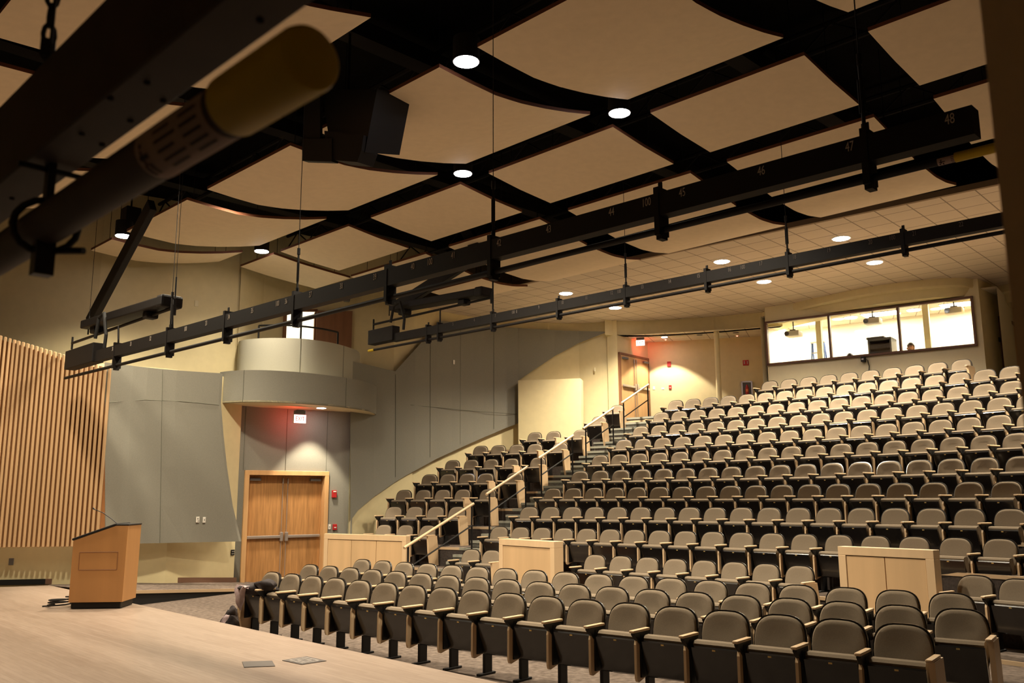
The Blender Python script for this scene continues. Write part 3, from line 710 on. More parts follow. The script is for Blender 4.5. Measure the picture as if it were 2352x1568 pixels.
def cloud(bi, ck, u0, u1, v0, v1):
    mb = MB(); N = 12; th = .05
    lo = []; 
    for i in range(N + 1):
        v = v0 + (v1 - v0) * i / N; z = prof(v); lo.append((v, z))
    rows = [[uvz(u0, v, z), uvz((u0 + u1) / 2, v, z), uvz(u1, v, z)] for v, z in lo]
    mb.cur = 0; mb.sheet(rows)
    mb.cur = 1; hi = [[p + Z * th for p in r] for r in rows]; mb.sheet(hi)
    ed_ = rows[0] + [r[-1] for r in rows[1:]] + rows[-1][::-1][1:] + [r[0] for r in rows[::-1][1:]]
    mb.sheet([ed_, [p + Z * th for p in ed_]])
    c = uvz((u0 + u1) / 2, (v0 + v1) / 2, prof((v0 + v1) / 2))
    root = empty('ceiling_cloud', c, 'tan curved ceiling panel, %s, %s' % (rown[bi], coln[ck]), 'ceiling panel', 'hung ceiling panels')
    mb.build('panel', [M['cloud'], M['cloudedge']], root, True)
    for u in (u0 + .3, u1 - .3):
        for v in (v0 + .25, v1 - .25): mb = MB(); mb.tube([uvz(u, v, prof(v) + th), uvz(u, v, HC)], .006, 5); mb.build('hanger', M['black'], root)
for bi, (v0, v1) in enumerate(BANDS):
    for ck, (u0, u1) in COLS.items():
        if ck == 'e':
            if bi in (0, 3, 4): continue
            if bi == 1: cloud(bi, ck, -20.05 * KC, -18.87 * KC, v0, v1)
            else: cloud(bi, ck, -20.0 * KC, -18.4 * KC, v0, 12.6 * KC)
            continue
        if ck == 'd' and bi == 4: cloud(bi, ck, -17.3 * KC, u1, v0, v1); continue
        if ck == 'd' and bi == 3: cloud(bi, ck, -18.3 * KC, u1, v0, v1); continue
        if ck == 'aa' and bi == 0: continue
        cloud(bi, ck, u0, u1, v0, v1)

# ------------------------------------------------------------------ downlights
def downlight(P, r, label, energy, angle=95, group='round downlights', can=True, col=(1, .87, .66), blend=.35):
    root = empty('downlight', P, label, 'ceiling light', group)
    mb = MB(); mb.disc(P, r, 32, .012); mb.build('diffuser', M['lamp'], root)
    mb = MB()
    if can:
        n = 24
        vs = [P + Vector((math.cos(2 * PI * k / n) * (r + .012), math.sin(2 * PI * k / n) * (r + .012), z)) for z in (.002, .30) for k in range(n)]
        mb.add(vs, [(k, (k + 1) % n, n + (k + 1) % n, n + k) for k in range(n)] + [tuple(range(n, 2 * n))])
        mb.build('can', M['duct'], root)
    else:
        mb.disc(P + Z * .003, r + .03, 32, .008); mb.build('trim_ring', M['white'], root)
    if energy:
        l = bpy.data.lights.new('downlight_lamp', 'SPOT'); l.energy = energy; l.color = col; l.spot_size = R_(angle); l.spot_blend = blend; l.shadow_soft_size = r
        o = bpy.data.objects.new('downlight_lamp', l); COL.objects.link(o); o.location = P - Z * .05
    return root
E1 = 520; LCOL = (1, .87, .66)
for u, v, lab in ((-7.8, 7.0, 'large bright downlight in the dark gap nearest the speaker'), (-7.8, 10.13, 'bright downlight at the crossing of dark gaps right of centre'), (-11.36, 10.13, 'bright downlight at the crossing above the middle of the long batten'),
                  (-18.45, 10.13, 'bright downlight at the crossing above the cream wall'), (-18.45, 6.94, 'downlight half hidden behind the diagonal cable arm')):
    downlight(uvz(u * KC, v * KC, prof(v * KC)), .148, lab, E1 * (.55 if (u < -18 and v > 9) else 1.1 if u < -18 else 1.5), 125, blend=1.0)
for x, y, lab in ((1300, 674, 'rear ceiling downlight above the far batten, nearest the cream corner'), (1413, 707, 'rear ceiling downlight nearest the upper doors'), (1658, 601, 'rear ceiling downlight touching the middle of the far batten'),
                  (1755, 647, 'rear ceiling downlight just below the middle of the far batten'), (1932, 548, 'rear ceiling downlight nearest the ceiling edge trim'), (2009, 603, 'rear ceiling downlight above the booth window')):
    downlight(onz(x, y, ZC - .008), .16, lab, E1 * 1.55, 130, 'rear ceiling downlights', False, blend=1.0)
q = onz(1526, 774, HB - .008); downlight(q, .085, 'small downlight in the lobby recess ceiling beside the exit sign', 150, 100, 'lobby downlights', False, blend=.12)
q = onz(1617, 768, HB - .008)
q = onz(738, 937, BZ0 - .008); downlight(q, .10, 'small downlight in the soffit under the round balcony', 170, 78, 'soffit downlights', False, blend=.25)
# unseen spots: flood added for the grey panel, stage fill, rear lamps off right
for u, v, e, z, a in ((-14.9, 7.7, 1.2, 7.0, 165), (-14.9, 4.4, .9, 7.0, 150), (-11.0, 3.9, .7, 7.0, 140), (-18.2, 3.6, .55, 7.0, 125), (-7.2, 2.8, .25, 7.0, 125), (-3.4, 17.0, 1.9, 6.95, 130), (-3.6, 19.8, 1.9, 6.95, 130)):
    l = bpy.data.lights.new('unseen_spot', 'SPOT'); l.energy = E1 * e; l.color = LCOL; l.spot_size = R_(a); l.spot_blend = 1.0; l.shadow_soft_size = .15
    o = bpy.data.objects.new('unseen_spot', l); COL.objects.link(o); o.location = uvz(u * KC, v * KC, z)

# ------------------------------------------------------------------ lighting battens
def batten(name, label, v, pipeA, pipeB, rwA, rwB, rh, rwid, rp, straps, cables, nums, numm, box=None):
    """straps/cables: u positions; nums: (text, u)"""
    root = empty(name, (pipeA + pipeB) / 2, label, 'lighting batten', 'lighting battens')
    zp = lambda u: pipeA.z + (pipeB.z - pipeA.z) * (u - pipeA.dot(U)) / (pipeB.dot(U) - pipeA.dot(U))
    zr = lambda u: rwA.z + (rwB.z - rwA.z) * (u - rwA.dot(U)) / (rwB.dot(U) - rwA.dot(U))
    mb = MB(); mb.tube([pipeA, pipeB], rp, 16); mb.build('pipe', M['race'], root, True)
    mb = MB(); ua, ub = rwA.dot(U), rwB.dot(U)
    h = rwid / 2
    mb.hexa([uvz(ua, v - h, zr(ua)), uvz(ub, v - h, zr(ub)), uvz(ub, v + h, zr(ub)), uvz(ua, v + h, zr(ua))], [uvz(ua, v - h, zr(ua) + rh), uvz(ub, v - h, zr(ub) + rh), uvz(ub, v + h, zr(ub) + rh), uvz(ua, v + h, zr(ua) + rh)])
    rw = mb.build('raceway', M['race'], root)
    if nums:
        for s, u in nums: mb = MB(); text_into(mb, s, uvz(u, v - h - .003, zr(u) + rh * .70), U * .62, Z, rh * .52, .003); mb.build('circuit_number', numm, rw)
    for u in straps:
        mb = MB()
        mb.box(uvz(u, v, (zp(u) + zr(u) + rh) / 2), (.045, rwid + .012, zr(u) + rh - zp(u) + .10), (U, V, Z))
        mb.box(uvz(u, v, zr(u) + rh + .055), (.035, .012, .10), (U, V, Z)); mb.box(uvz(u, v, zp(u) - .035), (.05, rp * 2 + .03, .09), (U, V, Z))
        mb.build('hanger_strap', M['race'], root)
    for u in cables:
        mb = MB(); z0 = zr(u) + rh
        mb.tube([uvz(u, v, z0 + .05), uvz(u, v, z0 + .10)], .02, 8); mb.tube([uvz(u, v, z0 + .1), uvz(u, v, z0 + .52)], .013, 6)
        for dx in (-.018, .018): mb.tube([uvz(u + dx, v, z0 + .18), uvz(u + dx, v, z0 + .42)], .007, 6)
        mb.tube([uvz(u, v, z0 + .52), uvz(u, v, z0 + .6)], .02, 8); mb.tube([uvz(u, v, z0 + .6), uvz(u, v, HC)], .0045, 6)
        mb.build('suspension_cable', M['duct'], root)
    return root, zp, zr
# --- batten over the stage edge
v1 = 5.6
pa, pb = onV(150, 868, v1), onV(2300, 335.5, v1)
ra_, rb2 = onV(165, 846, v1), onV(2246, 313, v1)
num1 = [('48', 2189, 273), ('47', 1960, 332), ('46', 1758, 385), ('45', 1577, 432), ('100', 1495, 455), ('44', 1415, 474), ('43', 1271, 514), ('42', 1157, 546), ('41', 1052, 573), ('100', 998, 588), ('40', 959, 599), ('39', 872, 625), ('38', 795, 646), ('37', 724, 666), ('36', 668, 681), ('100', 648, 688), ('35', 590, 701), ('34', 536, 721), ('33', 484, 733), ('100', 436, 751), ('32', 355, 774), ('31', 310, 788), ('30', 268, 799)]
uu = lambda x, y, v: onV(x, y, v).dot(U)
root, zp1, zr1 = batten('lighting_batten', 'long dark numbered lighting batten hanging over the front of the stage', v1, pa, pb, ra_, rb2, .185, .12, .026,
    [uu(x, y, v1) for x, y in ((1998, 400), (1519, 500), (1134, 600), (896, 650), (683, 690), (523, 750), (390, 790), (268, 830))],
    [uu(x, y, v1) for x, y in ((1987, 320), (1133, 540), (683, 660), (390, 770))], [(s, uu(x, y, v1)) for s, x, y in num1], M['num'])
u_e = pb.dot(U)
mb = MB(); mb.tube([uvz(u_e - .26, v1, zp1(u_e - .26)), uvz(u_e + .05, v1, zp1(u_e + .05))], .031, 16); mb.build('end_cap', M['yellow'], root, True)
ul = uu(2155, 370, v1); uc = uu(2262, 347, v1)
def warn_label(root, u0, u1, v, zp, r, nm='warning_label'):
    mb = MB(); n = 10; rows = []
    for k in range(n + 1):
        a = PI * (1.02 + .42 * (k / n) * 2.0) - PI * .15
        rows.append([uvz(u, v + r * math.cos(a), zp(u) + r * math.sin(a)) for u in (u0, u1)])
    mb.sheet(rows); lab = mb.build(nm, M['label'], root, True)
    mb = MB(); L = u1 - u0; rr = r + .0006
    def strip(a0, a1, s0, s1):
        rows = []
        for k in range(5):
            a = a0 + (a1 - a0) * k / 4
            rows.append([uvz(u, v + rr * math.cos(a), zp(u) + rr * math.sin(a)) for u in (u0 + L * s0, u0 + L * s1)])
        mb.sheet(rows)
    for i in range(5):
        a = PI * (.98 + i * .115)
        strip(a, a + .12, .30, .62 if i % 2 else .55); strip(a, a + .12, .68, .93)
    # lifting-figure pictogram
    strip(PI * 1.10, PI * 1.30, .07, .10); strip(PI * 1.16, PI * 1.22, .04, .17); strip(PI * 1.02, PI * 1.08, .07, .11); strip(PI * 1.28, PI * 1.46, .04, .07); strip(PI * 1.28, PI * 1.46, .11, .14)
    t = mb.build('print', M['ink'], lab, True)
warn_label(root, ul, uc, v1, zp1, .0275)
# end junction box and the cable-handling arm above the far end
def far_end(root, v, boxpx, traypx, armpx, tubepx, rod):
    a, b = onV(*boxpx[0], v), onV(*boxpx[1], v); c = (a + b) / 2
    mb = MB(); mb.bbox(c, (abs(b.dot(U) - a.dot(U)), .2, abs(a.z - b.z)), .01, (U, V, Z)); mb.build('junction_box', M['race'], root)
    v2 = v + .25
    a, b = onV(*traypx[0], v2), onV(*traypx[1], v2)
    mb = MB(); ax = (b - a).normalized(); up = Z - ax * ax.z; up.normalize()
    mb.bbox((a + b) / 2, ((b - a).length, .34, .15), .02, (ax, ax.cross(up), up)); mb.bbox(b + ax * .02, (.22, .36, .2), .04, (ax, ax.cross(up), up)); mb.bbox(a + (b - a) * .12 - Z * .12, (.25, .2, .14), .03, (ax, ax.cross(up), up)); mb.bbox(a + (b - a) * .8 - Z * .13, (.2, .2, .12), .03, (ax, ax.cross(up), up)); mb.build('cable_tray', M['race'], root)
    mb = MB()
    for p, q in armpx:
        p, q = onV(*p, v2 + .25), onV(*q, v2 + .25); ax = (q - p).normalized(); si = ax.cross(V).normalized()
        mb.bbox((p + q) / 2, ((q - p).length, .12, .26), .01, (ax, V, si), 1)
    mb.build('cable_arm', M['race'], root)
    p, q = onV(*tubepx[0], v2), onV(*tubepx[1], v2)
    mb = MB(); mb.tube([p, q], .025, 10); mb.tube([p + Z * .12, p - Z * .12], .02, 8); mb.tube([q + Z * .12, q - Z * .12], .035, 8); mb.build('upper_pipe', M['race'], root)
    mb = MB()
    for x, y0, y1 in rod: mb.tube([onV(x, y0, v + .1), onV(x, y1, v + .1)], .016, 8)
    mb.build('drop_rod', M['race'], root)
    mb = MB(); c0 = onV(*boxpx[1], v - .02)
    mb.tube([c0 + Z * .1 - U * .2, c0 + Z * .45 - U * .1, c0 + Z * .5 + U * .12, c0 + Z * .1 + U * .28, c0 - Z * .12 + U * .25], .03, 8); mb.build('power_cable', M['rubber'], root)
    for x, y in (tubepx[0], tubepx[1]):
        mb = MB(); p = onV(x + (36 if x == tubepx[0][0] else 2), y - 20, v2); mb.tube([p, p + Z * .35], .013, 6); mb.tube([p + Z * .35, Vector((p.x, p.y, HC))], .0045, 5); mb.build('suspension_cable', M['duct'], root)
far_end(root, v1, ((160, 850), (228, 787)), ((206, 748), (388, 694)), (((206, 742), (350, 470)),), ((166, 788), (400, 706)), ((272, 748, 840), (396, 700, 800)))
# --- batten over the front seats
v2 = 11.5
pa, pb = onV(850, 805, v2), onV(2700, 459, v2)
ra_, rb2 = onV(905, 785, v2), onV(2700, 447, v2)
num2 = [('22', 2211, 512), ('21', 2104, 533), ('100', 2053, 541), ('20', 2003, 551), ('19', 1908, 570), ('18', 1829, 585), ('17', 1752, 599), ('100', 1710, 608), ('16', 1680, 613), ('15', 1609, 626), ('14', 1543, 639), ('13', 1480, 652), ('100', 1427, 662), ('12', 1410, 665), ('11', 1352, 677), ('10', 1297, 688), ('9', 1243, 699), ('8', 1192, 710), ('100', 1184, 711), ('7', 1143, 720), ('6', 1095, 730), ('5', 1046, 740)]
root2, zp2, zr2 = batten('lighting_batten', 'long dark lighting batten farther back, hanging over the front seating rows', v2, pa, pb, ra_, rb2, .17, .12, .026,
    [uu(x, y, v2) for x, y in ((2077, 555), (1812, 600), (1625, 645), (1439, 680), (1284, 710), (1133, 735), (1010, 765), (984, 770))],
    [uu(x, y, v2) for x, y in ((1809, 580), (1438, 660))], [(s, uu(x, y, v2)) for s, x, y in num2], M['numd'])
far_end(root2, v2, ((853, 793), (910, 748)), ((908, 708), (1110, 672)), (((908, 706), (1072, 602)), ((1110, 600), (1068, 520))), ((858, 745), (1130, 683)), ((1011, 708, 770), (1132, 640, 750)))
mb = MB(); u_e = pa.dot(U); mb.tube([uvz(u_e - .05, v2, zp2(u_e)), uvz(u_e + .15, v2, zp2(u_e))], .03, 12); mb.build('end_cap', M['yellow'], root2)
# --- near batten, lowered close to the viewer
hp = .45; v3 = hp * 1.015
def P_near(u, v, z): return uvz(u, v, z)
zp3 = lambda u: CZ + hp
ua, ub = -6.5, -1.655 * hp
root3 = empty('lighting_batten', uvz(-2, v3, CZ + hp), 'lowered lighting batten close overhead with a big yellow pipe cap', 'lighting batten', 'lighting battens')
rp = .0325
mb = MB(); mb.tube([uvz(ua, v3, CZ + hp), uvz(ub - .02, v3, CZ + hp)], rp, 28); mb.build('pipe', M['racenear'], root3, True)
mb = MB(); u0 = -2.02 * hp
mb.tube([uvz(u0, v3, CZ + hp), uvz(ub - .012, v3, CZ + hp), uvz(ub - .004, v3, CZ + hp), uvz(ub, v3, CZ + hp)], [rp + .004, rp + .004, rp + .002, rp - .004], 32); mb.build('end_cap', M['yellow'], root3, True)
warn_label(root3, -2.47 * hp, -2.06 * hp, v3, zp3, rp + .001)
hb = hp * 1.238; ht = hb * 1.29; vA, vB = .755 * hb, .893 * hb
mb = MB()
mb.bbox(uvz((ua + .05) / 2 - .1, (vA + vB) / 2, CZ + (hb + ht) / 2), (abs(ua) + .25, vB - vA, ht - hb), .003, (U, V, Z), 1)
rw = mb.build('raceway', M['racenear'], root3)
mb = MB()
for u, v in ((-1.60, .85), (-2.05, .80), (-2.12, .87), (-2.30, .86), (-2.52, .87), (-2.20, .77), (-3.2, .83), (-1.35, .80), (-1.2, .86), (-2.48, .80)):
    mb.disc(uvz(u * hb, v * hb, CZ + hb - .001), .0045, 12, .002)
t = mb.build('knockout_hole', M['void'], rw); pass
for px in ((75, 540), (-420, 700)):
    d = ray(*px); tt_ = hp / d.z; us = (EYE + d * tt_).dot(U)
    us = -3.45 * hp if px[0] == 75 else -6.0 * hp
    mb = MB()
    mb.box(uvz(us, v3, CZ + (hp + hb) / 2), (.022, .012, hb - hp + .04), (U, V, Z)); mb.box(uvz(us, v3, CZ + hp - .055), (.026, .03, .06), (U, V, Z))
    mb.tube([uvz(us - .012, v3, CZ + hp - .04), uvz(us + .055, v3 + .045, CZ + hp - .045)], .006, 8); mb.tube([uvz(us, v3 - .05, CZ + hb - .01), uvz(us, v3 + .05, CZ + hb - .01)], .005, 8)
    mb.tube([uvz(us + .02 * math.cos(a), v3 + .045 * math.cos(a), CZ + hp + .045 * math.sin(a)) for a in [i * PI / 8 for i in range(17)]], .006, 8)
    mb.build('hanger_clamp', M['black'], root3)
mb = MB(); uc_ = -2.30 * ht; vc = .60 * ht
uc_ = (onV(110, 110, vA)).dot(U)
zc0 = CZ + ht
mb.tube([uvz(uc_, vA, zc0), uvz(uc_, vA, zc0 + .03)], .012, 8)
for i in range(4): 
    z = zc0 + .03 + i * .035; mb.tube([uvz(uc_ + .009 * math.cos(a) * (i % 2), vA + .009 * math.cos(a) * (1 - i % 2), z + .02 * math.sin(a) + .01) for a in [j * PI / 5 for j in range(11)]], .004, 6)
mb.tube([uvz(uc_, vA, zc0 + .15), uvz(uc_, vA, zc0 + .5)], .008, 8); mb.tube([uvz(uc_ + .014, vA, zc0 + .02), uvz(uc_ + .02, vA, zc0 + .5)], .003, 6); mb.tube([uvz(uc_, vA, zc0 + .5), uvz(uc_, vA, HC)], .004, 6)
mb.build('suspension_chain', M['black'], root3)

# hanging loudspeaker
ctr = onV(790, 275, 6.3)
root = empty('loudspeaker', ctr, 'black angled loudspeaker hanging in the dark ceiling gap below the yellow cap', 'loudspeaker')
mb = MB()
f = [onV(*p, 6.25) for p in ((738, 205), (866, 205), (838, 350), (760, 345))]; b = [p + V * .55 + Z * .12 for p in f]
mb.hexa(f, b); mb.build('cabinet', M['black'], root)
mb = MB(); f = [onV(*p, 6.2) for p in ((698, 215), (735, 215), (735, 330), (698, 330))]; mb.prism(f, Vector(), V * .04); f = [onV(*p, 6.18) for p in ((694, 318), (762, 318), (762, 371), (694, 369))]; mb.prism(f, Vector(), V * .1); mb.build('bracket', M['duct'], root)
mb = MB(); f = [onV(*p, 6.2) for p in ((745, 300), (835, 310), (830, 345), (820, 372), (770, 368), (748, 345))]; mb.prism(f, Vector(), V * .25); mb.build('horn', M['duct'], root)
mb = MB(); 
for x in (715, 800): p = onV(x, 205, 6.4); mb.tube([p, Vector((p.x, p.y, HC))], .02, 8)
mb.build('hanging_rod', M['black'], root)
# dark fixture on the side wall end of the void
p = onV(300, 500, 6.9); mb = MB(); mb.bbox(p, (.35, .3, .4), .02, (U, V, Z)); mb.tube([p, Vector((p.x, p.y, HC))], .02, 8); tag(mb.build('ceiling_spotlight', M['black']), 'small black fixture behind the diagonal cable arm', 'spotlight')

# proscenium pier at the right edge, close to the viewer
c0 = atY(2250, 0, 1.06); vx = [c0.xy]
p0 = Vector((c0.x, c0.y, 0)); dd = Vector((.9, -.43, 0)).normalized(); p1 = p0 + Vector((.055, -.012, 0)); p2 = p1 + Vector((.9, .25, 0)); p3 = p0 + Vector((.9, .9, 0))
mb = MB(); mb.prism([p0 + Z * HS, p1 + Z * HS, p2 + Z * HS, p3 + Z * HS], Vector(), Z * (HC - HS)); struct(mb.build('wall_proscenium', M['column']), 'dark brown proscenium pier close at the right edge', 'wall')
mb = MB(); mb.prism([p1 + Z * HS, p1 + Vector((.006, -.012, 0)) + Z * HS, p1 + Vector((.3, -.02, 0)) + Z * HS, p1 + Vector((.3, .05, 0)) + Z * HS], Vector(), Z * (HC - HS)); struct(mb.build('trim_5', M['columnd']), 'darker return edge of the proscenium pier', 'trim')

# ------------------------------------------------------------------ auditorium seats
def outline(w0, w1, w2, z0, z1, n=9):
    pts = []
    prof_ = []
    for i in range(5): t = i / 4; prof_.append((w0 + (w1 - w0) * (1 - (1 - t) ** 2), z0 + (z1 - .20 - z0) * t))
    for i in range(1, n + 1):
        a = PI / 2 * i / n; ex = .62
        prof_.append((w1 * (max(math.cos(a), 0) ** ex) * .999, z1 - .20 + .20 * (math.sin(a) ** .80)))
    right = prof_; left = [(-x, z) for x, z in reversed(prof_[:-1])]
    return right + left
def pad(ol, zc, layers, curve=.35, lean=.20, z0=.36):
    mb = MB(); rings = []
    for sc, y in layers: rings.append([Vector((x * sc, y - curve * (x * sc) ** 2 + (z - z0) * lean * 1.0, zc + (z - zc) * sc)) for x, z in ol])
    n = len(ol); vs = [v for r in rings for v in r]; fs = []
    for i in range(len(rings) - 1):
        for k in range(n): fs.append((i * n + k, i * n + (k + 1) % n, (i + 1) * n + (k + 1) % n, (i + 1) * n + k))
    fs += [tuple(range(n)), tuple(range((len(rings) - 1) * n, len(rings) * n))]
    mb.add(vs, fs); return mb
OL = outline(.185, .220, .2, .36, .835)
OLs = outline(.195, .232, .2, .35, .848)
CH = {}
CH['backrest'] = (pad(OL, .6, [(.55, -.030), (.85, -.026), (.96, -.016), (1, .0), (1, .022)]).mesh('backrest', M['seatfab'], True))
CH['back_shell'] = (pad(OLs, .6, [(1, .012), (1.0, .030), (.97, .045), (.7, .05)]).mesh('back_shell', M['blackp'], True))
def seat_pts(z, y): return z, y
mb = MB()     # folded seat: cushion behind, black pan in front
prof_c = [(-.075, .27), (-.165, .545), (-.172, .578), (-.150, .600), (-.085, .604), (-.055, .585), (-.030, .40), (-.03, .27)]
mb.prism([Vector((0, y, z)) for y, z in prof_c], Vector((-.205, 0, 0)), Vector((.205, 0, 0)))
CH['seat_cushion'] = mb.mesh('seat_cushion', M['seatfab'])
mb = MB(); prof_p = [(-.092, .225), (-.120, .24), (-.193, .525), (-.198, .548), (-.190, .560), (-.172, .560), (-.168, .545), (-.080, .272)]
bev = .018
mb.prism([Vector((0, y, z)) for y, z in prof_p], Vector((-.212, 0, 0)), Vector((.212, 0, 0)))
CH['seat_pan'] = mb.mesh('seat_pan', M['blackp'], True)
mb = MB(); mb.box(Vector((0, -.196, .536)), (.03, .006, .013)); CH['number_plate'] = mb.mesh('number_plate', M['plate'])
def arm_parts(x):
    mb = MB(); mb.bbox(Vector((x, -.165, .642)), (.052, .30, .024), .008); a = mb
    return a
CH['armrest'] = arm_parts(-.25).mesh('armrest', M['maplel'], True)
mb = MB()
pw = [(-.235, .52), (-.222, .555), (-.20, .56), (-.05, .56), (-.05, .23), (-.20, .19), (-.225, .20), (-.238, .24)]
mb.prism([Vector((0, y, z)) for y, z in pw], Vector((-.272, 0, 0)), Vector((-.247, 0, 0))); CH['side_panel'] = mb.mesh('side_panel', M['maplel'])
mb = MB()
mb.box(Vector((-.237, -.115, .42)), (.018, .13, .38))
pbk = [(-.29, .612), (-.29, .63), (-.02, .63), (-.02, .50), (-.16, .50)]
mb.prism([Vector((0, y, z)) for y, z in pbk], Vector((-.268, 0, 0)), Vector((-.232, 0, 0)))
mb.box(Vector((-.25, -.0, .28)), (.038, .11, .56)); mb.bbox(Vector((-.25, -.02, .012)), (.05, .26, .024), .006)
CH['leg'] = mb.mesh('leg', M['black'])
def end_panel_mesh(x, s):
    mb = MB(); pe = [(-.27, .63), (.02, .63), (.06, .40), (.08, .02), (-.17, .02), (-.24, .3)]
    mb.prism([Vector((0, y, z)) for y, z in pe], Vector((x - .022, 0, 0)), Vector((x + .022, 0, 0))); return mb.mesh('end_panel', M['maplel'])
CH['end_right'] = end_panel_mesh(.272, 1); CH['end_left'] = end_panel_mesh(-.298, -1)
CH['arm_right'] = arm_parts(.262).mesh('armrest', M['maplel'], True)
def link_part(me, root, name):
    o = bpy.data.objects.new(name, me); COL.objects.link(o); o.parent = root; return o
proto = bpy.data.objects.new('auditorium_seat', None); PARTS = ['backrest', 'back_shell', 'seat_cushion', 'seat_pan', 'number_plate', 'armrest', 'side_panel', 'leg']
nseat = 0
def seat(P, nrm, label, group, rend=False, lend=False):
    global nseat
    root = proto.copy(); COL.objects.link(root); root.empty_display_size = .2
    root.location = P; root.rotation_euler = (0, 0, math.atan2(nrm.y, nrm.x) - PI / 2)
    tag(root, label, 'seat', group)
    for p in PARTS: link_part(CH[p], root, p)
    if rend: link_part(CH['end_right'], root, 'end_panel'); link_part(CH['arm_right'], root, 'armrest')
    if lend: link_part(CH['end_left'], root, 'end_panel')
    nseat += 1; return root
def project(P):
    d = P - EYE; Yc = d.y * CT + d.z * ST; Zc = -d.y * ST + d.z * CT; a = F * d.x / Yc; v = -F * Zc / Yc
    return CX + a * CR - v * SR, CY + a * SR + v * CR
RN = {1: 'front row', 2: 'second row', 3: 'third row', 4: 'fourth row', 5: 'fifth row', 6: 'sixth row', 7: 'seventh row', 8: 'eighth row', 9: 'ninth row', 10: 'tenth row', 11: 'eleventh row', 12: 'twelfth row', 13: 'thirteenth row', 14: 'short top row'}
MAIN = {1: (-1, 16), 2: (0, 18), 3: (0, 17), 5: (0, 18), 6: (0, 19), 7: (-2, 20), 8: (0, 19), 9: (0, 19), 10: (0, 19), 11: (0, 19), 12: (0, 19), 13: (0, 19), 14: (0, 9)}
for k, (n0, n1) in MAIN.items():
    kk = 0
    for n in range(n0, n1 + 1):
        nn = n + (.08 if n == -1 and k == 1 else 0)
        P, nr = seat_at(k, n)
        x, y = project(P + Z * .8)
        if x > 2420: break
        kk += 1
        ref = 'from the door side' if k <= 3 else ('from its booth corner end' if k == 14 else 'from the aisle stairs')
        seat(P, nr, 'taupe folding seat, %s %s, %s%s' % (ORD[kk], ref, '' if k in (1, 2, 3, 14) else 'main block ', RN[k]), 'seats of the main block', rend=(n == n1 and k in (1, 2, 3, 14)), lend=(n == n0 and k in (1, 4)))
def on_row(k, px):
    best = None; n = -14.0
    while n < 16:
        P, nr = seat_at(k, n); x, y = project(P + Z * .84)
        if best is None or abs(x - px) < best[0]: best = (abs(x - px), P, nr, n)
        n += .02
    return best[1], best[2]
# fourth row, broken by the wooden partitions
for i, px in enumerate((1077, 1124)):
    P, nr = on_row(4, px); seat(P, nr, 'taupe folding seat, %s of the pair between stairs and small wooden partition' % ORD[i + 1], 'fourth row pair by the stairs', rend=(i == 1))
for n in range(0, 8):
    P, nr = seat_at(4, n); seat(P, nr, 'taupe folding seat, %s from the small wooden partition in the fourth row' % ORD[n + 1], 'fourth row between the partitions', rend=(n == 7))
for i, (px, Y) in enumerate(((2232, 11.25), (2330, 10.75))):
    P = atY(px, 1310, Y); P.z = ROWS[4][5]; _, nr = seat_at(4, 11.5); seat(P, nr, 'taupe folding seat, %s past the wide two-panel partition in the fourth row' % ORD[i + 1], 'fourth row past the wide partition')
LEFT = {5: (878, 927, 978), 6: (901, 949, 997.5, 1046), 7: (924, 969, 1013, 1059, 1117), 8: (984, 1026, 1070, 1113, 1179), 9: (1036.5, 1079.5, 1125, 1171, 1232), 10: (1101, 1142, 1184, 1226, 1283), 11: (1225, 1268, 1330), 12: (1373,), 13: (1415,)}
for k, pxs in LEFT.items():
    for i, px in enumerate(pxs):
        P, nr = on_row(k, px)
        last = i == len(pxs) - 1
        rend = last or (len(pxs) == 5 and i == 3) or (k == 11 and i == 1)
        if len(pxs) == 1: lab = 'lone taupe folding seat left of the stairs, level with the %s' % RN[k]
        elif last: lab = 'taupe folding seat beside the stair rail, end of the %s of the left block' % RN[k]
        else: lab = 'taupe folding seat, %s from the side wall in the %s of the left block' % (ORD[i + 1], RN[k])
        seat(P, nr, lab, 'seats of the left block', rend=rend)

# ------------------------------------------------------------------ wooden partitions
def partition(name, a, b, zt, z0, label, panels, depth=.13):
    a, b = Vector((a.x, a.y, 0)), Vector((b.x, b.y, 0)); t = (b - a); W = t.length; t.normalize(); n = Vector((t.y, -t.x, 0)); ax = (t, n, Z); H = zt - z0
    c = (a + b) / 2; root = empty(name, (c.x, c.y, z0), label, 'partition', 'wooden partitions')
    bz = .11
    mb = MB()
    mb.bbox(Vector((c.x, c.y, zt - bz / 2)), (W, depth, bz), .004, ax, 1)
    for s in (-1, 1): q = c + t * (s * (W / 2 - bz / 2)); mb.bbox(Vector((q.x, q.y, z0 + (H - bz) / 2)), (bz, depth, H - bz), .004, ax, 1)
    mb.build('rail_frame', M['maplel'], root)
    w = (W - 2 * bz) / panels
    for i in range(panels):
        q = c + t * ((i - (panels - 1) / 2) * w) + n * (depth / 2 - .03)
        mb = MB(); mb.box(Vector((q.x, q.y, z0 + (H - bz) / 2 - .004)), (w - .012, .04, H - bz - .012), ax); mb.build('panel', M['maple'], root)
    mb = MB(); q = c - n * .02; mb.box(Vector((q.x, q.y, z0 + (H - bz) / 2)), (W - 2 * bz, .05, H - bz), ax); mb.build('core', M['oakd'], root)
    return root
partition('wood_partition', atY(750, 1222, 19.1), atY(938, 1228, 17.75), 1.14, 0, 'long low maple partition between the double door and the aisle stairs', 3)
partition('wood_partition', atY(1156, 1236, 16.35), atY(1283, 1239, 15.1), 1.14, 0, 'small single-panel maple partition near the foot of the stairs', 1, .2)
partition('wood_partition', atY(1931, 1256, 12.35), atY(2150, 1256, 11.35), 1.19, 0, 'wide two-panel maple partition among the front seats', 2, .16)

